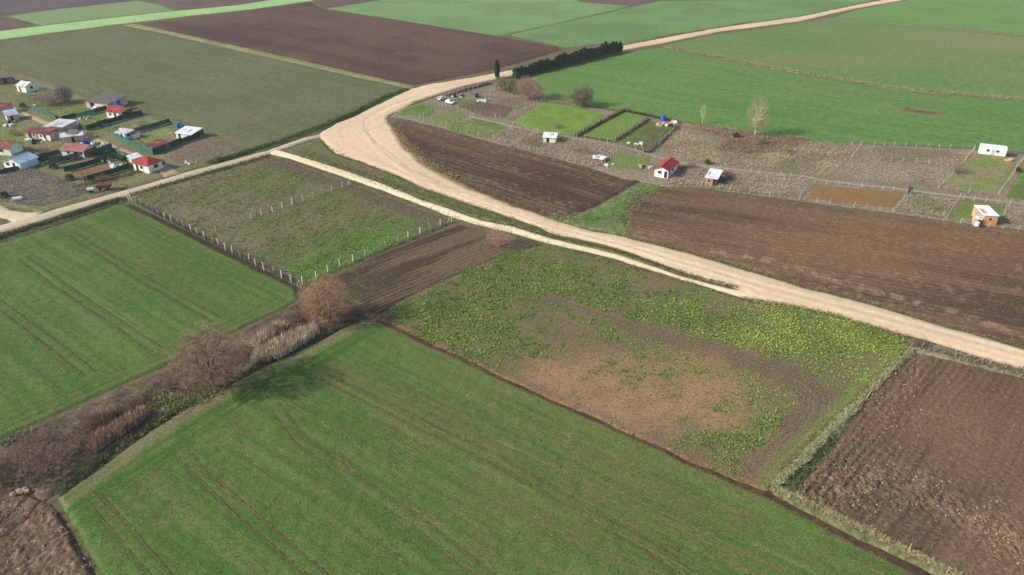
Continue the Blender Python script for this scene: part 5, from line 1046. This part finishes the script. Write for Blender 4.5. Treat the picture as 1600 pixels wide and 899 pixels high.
    for x, z, wd, ht in windows:
        q = MB(); q.box(x, x + wd, -0.03, 0.05, z, z + ht); ww = q.build('window', M['glass'], e)
        q = MB(); q.box(x - .08, x + wd + .08, -0.07, -0.031, z - .08, z); q.box(x - .08, x + wd + .08, -0.07, -0.031, z + ht, z + ht + .08); q.box(x - .08, x, -0.07, -0.031, z, z + ht); q.box(x + wd, x + wd + .08, -0.07, -0.031, z, z + ht); q.build('window_frame', M['bright_white'], ww)
    for y, z, wd, ht in side_windows:
        q = MB(); q.box(w_ - .05, w_ + .03, y, y + wd, z, z + ht); ww = q.build('window', M['glass'], e)
        q = MB(); q.box(w_ + .031, w_ + .07, y - .08, y + wd + .08, z - .09, z); q.build('window_sill', M['bright_white'], ww)
    if end_wall:
        q = MB(); q.slab([(w_ + .03, 0.05, 0), (w_ + .03, d - .05, 0), (w_ + .03, d - .05, h - .05), (w_ + .03, 0.05, h - .05)], 0.03); q.build('end_cladding', M[end_wall], e)
    if chimney:
        q = MB(); q.box(w_ * .7, w_ * .7 + .5, d * .6, d * .6 + .5, h + rise * .3, h + rise + .7); q.build('chimney', M['white_wall'], ro)
    return e
B = building
# the house colony on the left
B('house', (210, 266), (234, 271), 6.6, 2.5, 'white cottage with bright red hip roof at the lane corner', 'hip', rmat='red_roof', rise=1.7, over=0.5, doors=((1.2, 0.9, 2.0),), windows=((3.0, 0.9, 1.1, 1.0),), side_windows=((2.0, 0.9, 1.4, 1.1), (5.0, 0.9, 1.0, 1.0)))
B('house', (98, 244), (133, 247), 7.0, 2.4, 'long house with faded pink brown roof and pale blue front panels', 'gable', 'blue_wall', 'pink_roof', 1.1, 0.5, doors=((4.8, 0.9, 2.0),), windows=((2.0, 0.9, 1.2, 1.0), (6.6, 0.9, 1.2, 1.0)), end_wall='earth_brown')
B('house', (8, 262), (34, 266), 7.5, 2.3, 'pale blue gabled house at the left edge of the village', 'gable', 'white_wall', 'blue_roof', 1.2, 0.4, ridge='y', doors=((3.8, 0.9, 2.0),), windows=((1.0, 0.9, 1.4, 1.0),), end_wall='blue_wall')
B('house', (-20, 241), (18, 243), 6.5, 2.6, 'house with broad crimson roof behind the pale blue gabled one', 'gable', 'white_wall', 'maroon_roof', 1.4, 0.4, windows=((5.0, 0.9, 1.2, 1.0),))
B('house', (168, 184), (188, 186), 8.0, 2.7, 'white house with red roof behind the long dark netting', 'gable', 'white_wall', 'red_roof', 1.0, 0.4, doors=((3.4, 0.9, 2.0),), windows=((1.2, 1.0, 1.0, 0.9),), side_windows=((1.5, 0.9, 1.4, 1.1), (4.8, 0.9, 1.2, 1.0)))
B('porch', (189, 184), (209, 181), 3.5, 2.3, 'low red roofed porch beside the white house', 'shed', 'grey_roof', 'red_roof', 0.4, 0.3, windows=((1.0, 0.7, 1.6, 1.1),), cat='porch')
B('barn', (136, 168), (170, 172), 9.5, 2.6, 'large grey brown roofed barn beside the blue tank', 'shed', 'rose_wall', 'grey_roof', 1.0, 0.4, doors=((2.0, 2.2, 2.2),), cat='barn')
B('house', (28, 143), (42, 145), 7.0, 2.7, 'white gabled house at the top of the village', 'gable', 'white_wall', 'pale_roof', 1.2, 0.35, doors=((1.4, 0.9, 2.0),), side_windows=((2.0, 1.0, 1.2, 1.0),))
B('shed', (-10, 133), (24, 129), 5.0, 2.7, 'purple grey flat shed beside the white gabled house', 'shed', 'purple_wall', 'grey_roof', 0.3, 0.3, doors=((4.0, 1.2, 2.1),), windows=((1.0, 1.0, 1.2, 0.9), (7.0, 1.0, 1.2, 0.9)), cat='shed')
B('shed', (13, 190), (31, 187), 4.8, 2.2, 'small shed with pale blue sheet roof near the lane', 'shed', 'rose_wall', 'blue_roof', 0.8, 0.3, doors=((1.0, 0.9, 1.9),), cat='shed')
B('shed', (-20, 180), (14, 178), 5.5, 2.4, 'low shed with dull red roof at the lane entrance', 'shed', 'rose_wall', 'maroon_roof', 0.7, 0.3, windows=((5.0, 0.9, 1.2, 0.9),), cat='shed')
B('shed', (72, 206), (99, 208), 7.0, 2.2, 'open shed with white sheet roof by the lane', 'shed', 'rose_wall', 'pale_roof', 0.4, 0.4, doors=((1.5, 1.8, 2.0),), cat='shed')
B('shack', (41, 216), (58, 217), 5.0, 2.3, 'tumbledown shack with rusty red roof and white posts', 'gable', 'rose_wall', 'maroon_roof', 0.7, 0.3, doors=((1.4, 1.0, 1.9),), windows=((3.0, 0.9, 0.8, 0.8),), cat='shack')
B('shack', (62, 218), (80, 220), 5.5, 2.3, 'shack with pink white walls beside the dark frame shed', 'shed', 'white_wall', 'maroon_roof', 0.6, 0.3, doors=((2.2, 1.0, 1.9),), windows=((0.6, 0.9, 0.9, 0.8),), cat='shack')
B('shed', (97, 224), (131, 220), 3.2, 2.1, 'narrow long shed with dirty white roof behind the pink brown roof', 'shed', 'rose_wall', 'pale_roof', 0.5, 0.25, doors=((3.0, 0.9, 1.9),), cat='shed')
B('hut', (182, 216), (197, 219), 3.6, 2.3, 'white blue hut with dark window inside the lane netting', 'shed', 'blue_wall', 'pale_roof', 0.3, 0.2, windows=((0.7, 0.9, 0.8, 1.0), (2.6, 0.9, 0.9, 1.0)), side_windows=((0.8, 0.9, 1.2, 0.9),), cat='hut')
B('shed', (198, 216), (212, 217), 2.6, 1.7, 'low brown roofed shed joined to the white blue hut', 'shed', 'white_wall', 'maroon_roof', 0.4, 0.2, doors=((1.0, 0.8, 1.5),), cat='shed')
B('shed', (276, 216), (300, 219), 5.2, 2.0, 'white roofed shed with dark open side in the lawn yard', 'shed', 'white_wall', 'bright_white', 0.7, 0.4, doors=((1.0, 0.9, 1.8),), end_wall='dark', cat='shed')
B('shed', (228, 234), (243, 239), 5.2, 1.9, 'maroon sheet roofed shed in the corner of the netted yard', 'shed', 'grey_roof', 'maroon_roof', 0.35, 0.25, doors=((1.0, 0.9, 1.6),), cat='shed')
B('outhouse', (200, 252), (208, 258), 3.0, 1.9, 'pale walled outhouse behind the red hip roofed cottage', 'shed', 'rose_wall', 'pale_roof', 0.3, 0.2, doors=((0.6, 0.7, 1.6),), cat='outhouse')
# open dark frame of an unfinished greenhouse
e = empty('frame_shed', (*at(82, 221), 0), 0.12, 'dark timber frame shed covered in torn black sheeting', 'shed')
b = MB()
for i in range(6):
    for y in (0, 4.6): b.box(i * 1.6, i * 1.6 + .12, y, y + .12, -.2, 2.3)
b.build('frame', M['dark'], e); b = MB()
for i in range(6): b.bar((i * 1.6, 0, 2.3), (i * 1.6, 2.35, 3.1), .06); b.bar((i * 1.6, 2.35, 3.1), (i * 1.6, 4.7, 2.3), .06)
b.build('rafters', M['dark'], e); b = MB(); b.slab([(-.2, 2.3, 3.18), (4.4, 2.3, 3.18), (4.4, 4.9, 2.3), (-.2, 4.9, 2.3)], .03); b.slab([(5.0, -.2, 2.36), (8.3, -.2, 2.36), (8.3, 2.3, 3.16), (5.0, 2.3, 3.16)], .03); b.slab([(1.6, -.02, .1), (4.8, -.02, .1), (4.8, -.02, 1.9), (1.6, -.02, 2.1)], .03); b.build('sheeting', M['grey_roof'], e)
# the garden colony on the right
B('hut', (1022, 275), (1043, 279), 8.6, 2.6, 'white hut with vivid red gable roof among the garden plots', 'gable', 'bright_white', 'red_roof', 0.9, 0.45, ridge='y', doors=((3.0, 0.9, 2.0),), windows=((1.0, 1.0, 1.2, 0.9),), side_windows=((0.6, 0.7, 1.2, 1.5), (3.6, 1.0, 1.0, 0.9)), cat='hut')
B('brick_shed', (1101, 288), (1119, 291), 6.0, 2.3, 'small brick fronted shed with white sheet roof', 'shed', 'brick', 'bright_white', 0.6, 0.25, doors=((2.2, 1.0, 1.9),), windows=((0.6, 0.9, 0.9, 0.8),), end_wall='dark', cat='shed')
B('cabin', (1534, 351), (1556, 352), 6.0, 2.7, 'plywood cabin with curved white sheet roof and green tarpaulin', 'shed', 'plywood', 'bright_white', 0.25, 0.15, end_wall='dark', windows=((1.2, 1.1, 0.8, 0.8),), cat='cabin')
B('lean_to', (1520, 350), (1532, 352), 3.6, 1.5, 'pale lean to shelter against the plywood cabin', 'shed', 'rose_wall', 'rose_wall', 0.9, 0.1, doors=((0.8, 0.9, 1.2),), cat='shelter')
e = empty('tarpaulin', (*at(1563, 349), 0), 0.2, 'green tarpaulin hung beside the plywood cabin', 'tarpaulin'); b = MB()
for k in range(5): b.slab([(-.1 + k * .1, .6 + k * 1.1, .2), (-.1 + (k + 1) * .1, .6 + (k + 1) * 1.1, .2), (.15 * ((k + 1) % 2) + .1, .6 + (k + 1) * 1.1, 2.2), (.15 * (k % 2) + .1, .6 + k * 1.1, 2.2)], .03)
b.build('sheet', M['green_tarp'], e); b = MB(); b.bar((0.1, .5, -.1), (0.1, .5, 2.3), .05); b.bar((0.1, 6.2, -.1), (0.1, 6.2, 2.3), .05); b.build('pole', M['wood'], e)
def barrel(px, label, mat='blue', r=0.5, h=1.2, lying=False, z=0.0, name='water_tank'):
    e = empty(name, (*at(*px), z), 0.4, label, 'tank'); b = MB()
    if lying: b.cyl(r, 0, -h / 2, h / 2, r, 14, 'x')
    else:
        b.cyl(0, 0, 0, h * .9, r, 16); b.cyl(0, 0, h * .9, h, r, 16, r1=r * .45)
    b.build('body', M[mat], e); c = MB()
    if lying:
        for t in (-.3, 0, .3): c.cyl(r, 0, h * t - .04, h * t + .04, r * 1.03, 14, 'x')
    else:
        for t in (.2, .55): c.cyl(0, 0, h * t, h * t + .08, r * 1.03, 16)
        c.cyl(0, 0, h, h + .12, r * .3, 10)
    c.build('ribs', M[mat], e)
    return e
barrel((186, 170), 'round blue water tank behind the large grey barn', r=1.1, h=2.0, z=1.4)
M_ = MB(); 
for x in (-1, 1):
    for y in (-1, 1): M_.box(x - .08, x + .08, y - .08, y + .08, -.2, 1.4)
M_.box(-1.2, 1.2, -1.2, 1.2, 1.28, 1.4); e = empty('tank_stand', (*at(186, 170), 0), 0, 'wooden stand carrying the round blue water tank', 'stand'); M_.build('frame', M['wood'], e)
barrel((279, 200), 'blue barrel at the back corner of the lawn yard', r=.6, h=1.3); barrel((285, 200), 'second blue barrel beside the white roofed shed', r=.6, h=1.2)
barrel((1036, 188), 'bright blue water drum on the junk pile above the vegetable plot', r=1.0, h=2.0)
barrel((745, 152), 'navy blue drum among the junk behind the cars', 'navy', .8, 1.6)
barrel((1526, 353), 'light blue barrel at the corner of the lean to', 'blue_wall', .6, 1.1)
barrel((136, 224), 'blue plastic drum lying on the long white shed edge', 'blue', .7, 1.8, True)
barrel((28, 313), 'white drum lying in the grey scrub by the side road', 'tarp', .5, 2.2, True)
barrel((190, 205), 'pale round tank in the grass above the white blue hut', 'tarp', .7, 1.0)
barrel((929, 248), 'white box tank at the lower end of the lilac scrub', 'tarp', .6, 1.0)
# white roofed coop and hut, container
B('hut', (849, 223), (868, 224), 3.6, 2.0, 'small white hut with slanted roof standing in lilac scrub', 'shed', 'white_wall', 'bright_white', 0.5, 0.35, doors=((1.0, 0.9, 1.8),), end_wall='blue_wall', cat='hut')
B('coop', (928, 251), (941, 254), 2.6, 1.0, 'low coop with flat white roof beside the olive lawn', 'shed', 'grey_roof', 'bright_white', 0.15, 0.2, doors=((1.0, 0.7, 0.8),), cat='coop')
def container(A, B_, depth, h, label):
    a, b_ = np.array(at(*A)), np.array(at(*B_)); v = b_ - a; L = np.hypot(*v); e = empty('container', (*a, 0), math.atan2(v[1], v[0]), label, 'container')
    m = MB(); m.box(0, L, 0, depth, 0.15, h); m.build('body', M['bright_white'], e)
    m = MB(); m.slab([(-.1, -.1, h + .02), (L + .1, -.1, h + .02), (L + .1, depth + .1, h + .12), (-.1, depth + .1, h + .12)], .08); m.build('roof', M['bright_white'], e)
    m = MB()
    for x in np.arange(.4, L, .8): m.box(x, x + .05, -.03, 0.01, .2, h)
    m.build('wall_ribs', M['pale_roof'], e)
    for x in (L * .25, L * .62):
        m = MB(); m.box(x, x + .8, -.05, .02, 1.2, 1.9); m.build('window', M['glass'], e)
    m = MB(); m.box(L * .45, L * .45 + .85, -.045, .02, .2, 2.1); m.build('door', M['silver'], e)
    for x in (.3, L - .5):
        m = MB(); m.box(x, x + .25, .1, depth - .1, -.3, .152); m.build('skid', M['dark'], e)
container((1529, 241), (1570, 246), 2.8, 2.7, 'long white office container at the edge of the green field')
# cars by the road
def car(px, rz, label, mat):
    e = empty('parked_car', (*at(*px), 0), rz, label, 'car')
    prof = [(-1.9, .35), (-1.92, .8), (-1.75, .95), (-1.45, 1.42), (.25, 1.45), (.85, .98), (1.75, .85), (1.95, .6), (1.93, .35)]
    b = MB(); n = len(prof)
    for s, w2 in ((-1, .82), (1, .82)):
        for x, z in prof: b.v.append((x, s * (w2 - (.14 if z > 1.1 else 0)), z))
    for i in range(n): j = (i + 1) % n; b.f.append((i, j, n + j, n + i))
    b.f.append(tuple(reversed(range(n)))); b.f.append(tuple(range(n, 2 * n))); b.build('body', M[mat], e)
    for s in (-1, 1):
        q = MB(); y = s * .79; q.slab([(-1.4, y, .98), (.7, y, .98), (.2, s * .7, 1.36), (-1.3, s * .7, 1.36)][::(1 if s < 0 else -1)], .03); q.build('side_window', M['glass'], e)
        q = MB(); x = 1.9; q.box(x - .02, x + .06, s * .6 - .15, s * .6 + .15, .6, .72); q.build('headlight', M['silver'], e)
    q = MB(); q.slab([(.9, -.7, .99), (.9, .7, .99), (.32, .62, 1.43), (.32, -.62, 1.43)], .03); q.build('windscreen', M['glass'], e)
    q = MB(); q.slab([(-1.8, .7, .98), (-1.8, -.7, .98), (-1.52, -.62, 1.4), (-1.52, .62, 1.4)], .03); q.build('rear_window', M['glass'], e)
    for x in (-1.25, 1.2):
        for s in (-1, 1):
            q = MB(); q.cyl(x, .33, s * .82 - .1, s * .82 + .1, .33, 12, 'y'); wh = q.build('wheel', M['tyre'], e)
            q = MB(); q.cyl(x, .33, s * .93 - .012, s * .93 + .012, .18, 10, 'y'); q.build('rim', M['silver'], wh)
car((703, 162), -0.7, 'white parked car inside the post fence by the dirt road', 'bright_white')
car((691, 156), 0.9, 'blue grey parked car next to the white one', 'silver')
# junk
def junk(px, n, sp, label, mats, size=(.4, 1.3), name='junk_pile'):
    e = empty(name, (*at(*px), 0), 0, label, 'junk'); r = random.Random(int(px[0]))
    for i in range(n):
        b = MB(); s = r.uniform(*size); b.box(-s / 2, s / 2, -s * .35, s * .35, -.15, s * r.uniform(.25, .6))
        o = b.build(r.choice(['crate', 'board', 'sheet']), M[r.choice(mats)], e); o.location = (r.uniform(-sp, sp), r.uniform(-sp * .6, sp * .6), r.uniform(0, .15)); o.rotation_euler = (r.gauss(0, .12), r.gauss(0, .12), r.uniform(0, 3))
junk((1040, 195), 16, 4.0, 'heap of pale junk and boards around the blue drum', ['tarp', 'rose_wall', 'junk', 'dark', 'white_wall'], (.6, 1.8))
junk((718, 151), 10, 2.8, 'heap of white sacks and boards on the lawn behind the cars', ['tarp', 'white_wall', 'junk', 'dark'])
junk((753, 158), 5, 1.6, 'white boxes stacked by the navy drum', ['tarp', 'bright_white', 'blue_wall'], (.7, 1.5))
junk((62, 222), 12, 3.5, 'scattered pale debris in front of the shacks', ['tarp', 'rose_wall', 'junk', 'dark'])
junk((150, 226), 8, 2.5, 'dark clutter beside the blue drum and long shed', ['dark', 'tarp', 'junk', 'earth_brown'])
junk((272, 212), 7, 2.0, 'red brown clutter next to the white roofed shed', ['maroon_roof', 'rose_wall', 'dark', 'earth_brown'], (.4, 1.0))
junk((296, 256), 6, 2.4, 'white boulders and slabs on the grass by the lane', ['tarp', 'junk', 'white_wall'], (.3, .9), 'stone_pile')
junk((190, 260), 7, 2.2, 'pale clutter in the yard behind the hip roofed cottage', ['tarp', 'rose_wall', 'dark', 'earth_brown'])
junk((8, 197), 8, 2.4, 'white clutter beside the pale blue sheet roof', ['tarp', 'white_wall', 'junk'])
junk((148, 172), 6, 1.8, 'white slabs in front of the large grey barn', ['tarp', 'white_wall'], (.8, 1.8))
junk((111, 158), 3, .8, 'white sack heap by the dark grey tree', ['tarp'], (.7, 1.3))
junk((58, 166), 3, .8, 'white bundles on top of the green netting corner', ['tarp', 'rose_wall'], (.7, 1.3))
junk((165, 197), 6, 2.2, 'grey scrap lying below the long dark netting', ['junk', 'tarp', 'silver'], (.5, 1.1))
junk((952, 259), 4, 1.8, 'white scraps on the mown olive lawn', ['tarp', 'white_wall'], (.4, .9))
junk((1578, 251), 5, 1.8, 'tan boards behind the container plot fence', ['plywood', 'rose_wall'], (.6, 1.4))
junk((34, 768), 9, 1.1, 'pale stones at the gateway below the hedgerow', ['rose_wall', 'plywood', 'junk'], (.3, .8), 'stone_pile')
for k, (px, n, sp, lb, ms) in enumerate([((120, 226), 7, 2.0, 'boards and sacks between the long white shed and the pink brown house', ['tarp', 'dark', 'junk']), ((52, 220), 10, 2.0, 'white frames and crates before the tumbledown shack', ['tarp', 'white_wall', 'rose_wall', 'dark']), ((100, 212), 9, 3.0, 'tangled dark scrap inside the frame shed', ['dark', 'grey_roof', 'junk', 'purple_wall']),
      ((66, 256), 6, 1.8, 'pale planks lying by the left net fence', ['tarp', 'junk', 'rose_wall']), ((160, 254), 8, 2.6, 'pale clutter at the top of the reddish soil bed', ['tarp', 'rose_wall', 'dark', 'pink_roof']), ((178, 262), 7, 2.2, 'white slabs beside the pale outhouse', ['tarp', 'white_wall', 'bright_white']), ((130, 186), 6, 2.2, 'pale garden frames in the vegetable yard', ['tarp', 'plywood', 'junk']),
      ((18, 192), 6, 1.6, 'dark scrap behind the pale blue sheet roof', ['dark', 'junk']), ((50, 148), 5, 1.6, 'pale boards right of the white gabled house', ['tarp', 'silver', 'junk']), ((12, 266), 6, 1.6, 'clutter at the door of the pale blue gabled house', ['rose_wall', 'dark', 'tarp']), ((250, 228), 6, 2.0, 'pale planks along the inside of the yard netting', ['tarp', 'rose_wall']), ((206, 206), 4, 1.2, 'small crates behind the white blue hut', ['dark', 'navy', 'tarp']),
      ((1012, 262), 7, 2.2, 'grey boards and dark heap left of the red roofed hut', ['dark', 'silver', 'junk']), ((1128, 284), 6, 2.0, 'dark brush heap right of the brick shed', ['dark', 'earth_brown', 'junk']), ((990, 226), 9, 3.0, 'low frames on the vegetable plot beds', ['junk', 'earth_brown', 'tarp'])]):
    junk(px, n, sp, lb, ms, (.4, 1.3))
# trailer by the lane
e = empty('farm_trailer', (*at(152, 299), 0), 0.3, 'maroon covered trailer parked on the scrubby lane edge', 'trailer')
b = MB(); b.box(0, 3.6, 0, 1.8, .7, 1.5); b.build('bed', M['maroon_roof'], e); b = MB(); b.slab([(-.1, -.1, 1.55), (3.7, -.1, 1.55), (3.7, .9, 1.95), (-.1, .9, 1.95)], .05); b.slab([(-.1, .9, 1.953), (3.7, .9, 1.953), (3.7, 1.9, 1.55), (-.1, 1.9, 1.55)], .05); b.build('cover', M['maroon_roof'], e)
for x in (.8, 2.8):
    for y in (0, 1.8): b = MB(); b.cyl(x, .4, y - .12, y + .12, .4, 12, 'y'); b.build('wheel', M['tyre'], e)
b = MB(); b.bar((0, .9, .7), (-1.6, .9, .45), .06); b.build('drawbar', M['dark'], e)
e = empty('water_cart', (*at(143, 301), 0), 0.4, 'small whitish cart left of the maroon trailer', 'cart')
b = MB(); b.cyl(0.95, 0, -.9, .9, .5, 12, 'x'); b.build('tank', M['tarp'], e); b = MB(); b.box(-1, 1, -.4, .4, .3, .45); b.build('chassis', M['dark'], e)
for y in (-.5, .5): b = MB(); b.cyl(0, .35, y - .08, y + .08, .35, 12, 'y'); b.build('wheel', M['tyre'], e)
# utility post by the lane
e = empty('lane_pole', (*at(139, 292), 0), 0, 'thin pale wooden pole standing beside the net fence', 'pole'); b = MB(); b.cyl(0, 0, -.4, 5.0, .09, 8, r1=.06); b.build('shaft', M['wood'], e); b = MB(); b.box(-.4, .4, -.05, .05, 4.6, 4.7); b.build('crossbar', M['wood'], e)

# ================================================================== AIR
hz = MB(); hz.box(-1500, 1500, -300, 1500, -1.6, 78.0)
hm = bpy.data.materials.new('haze_air'); hm.use_nodes = True; t = hm.node_tree; t.nodes.clear()
pv = t.nodes.new('ShaderNodeVolumePrincipled'); pv.inputs['Color'].default_value = (0.9, 0.92, 0.95, 1); pv.inputs['Density'].default_value = 0.00012
ov = t.nodes.new('ShaderNodeOutputMaterial'); t.links.new(pv.outputs[0], ov.inputs['Volume'])
tag(hz.build('haze', hm), 'thin pale winter air over the fields', 'haze', None, 'stuff')
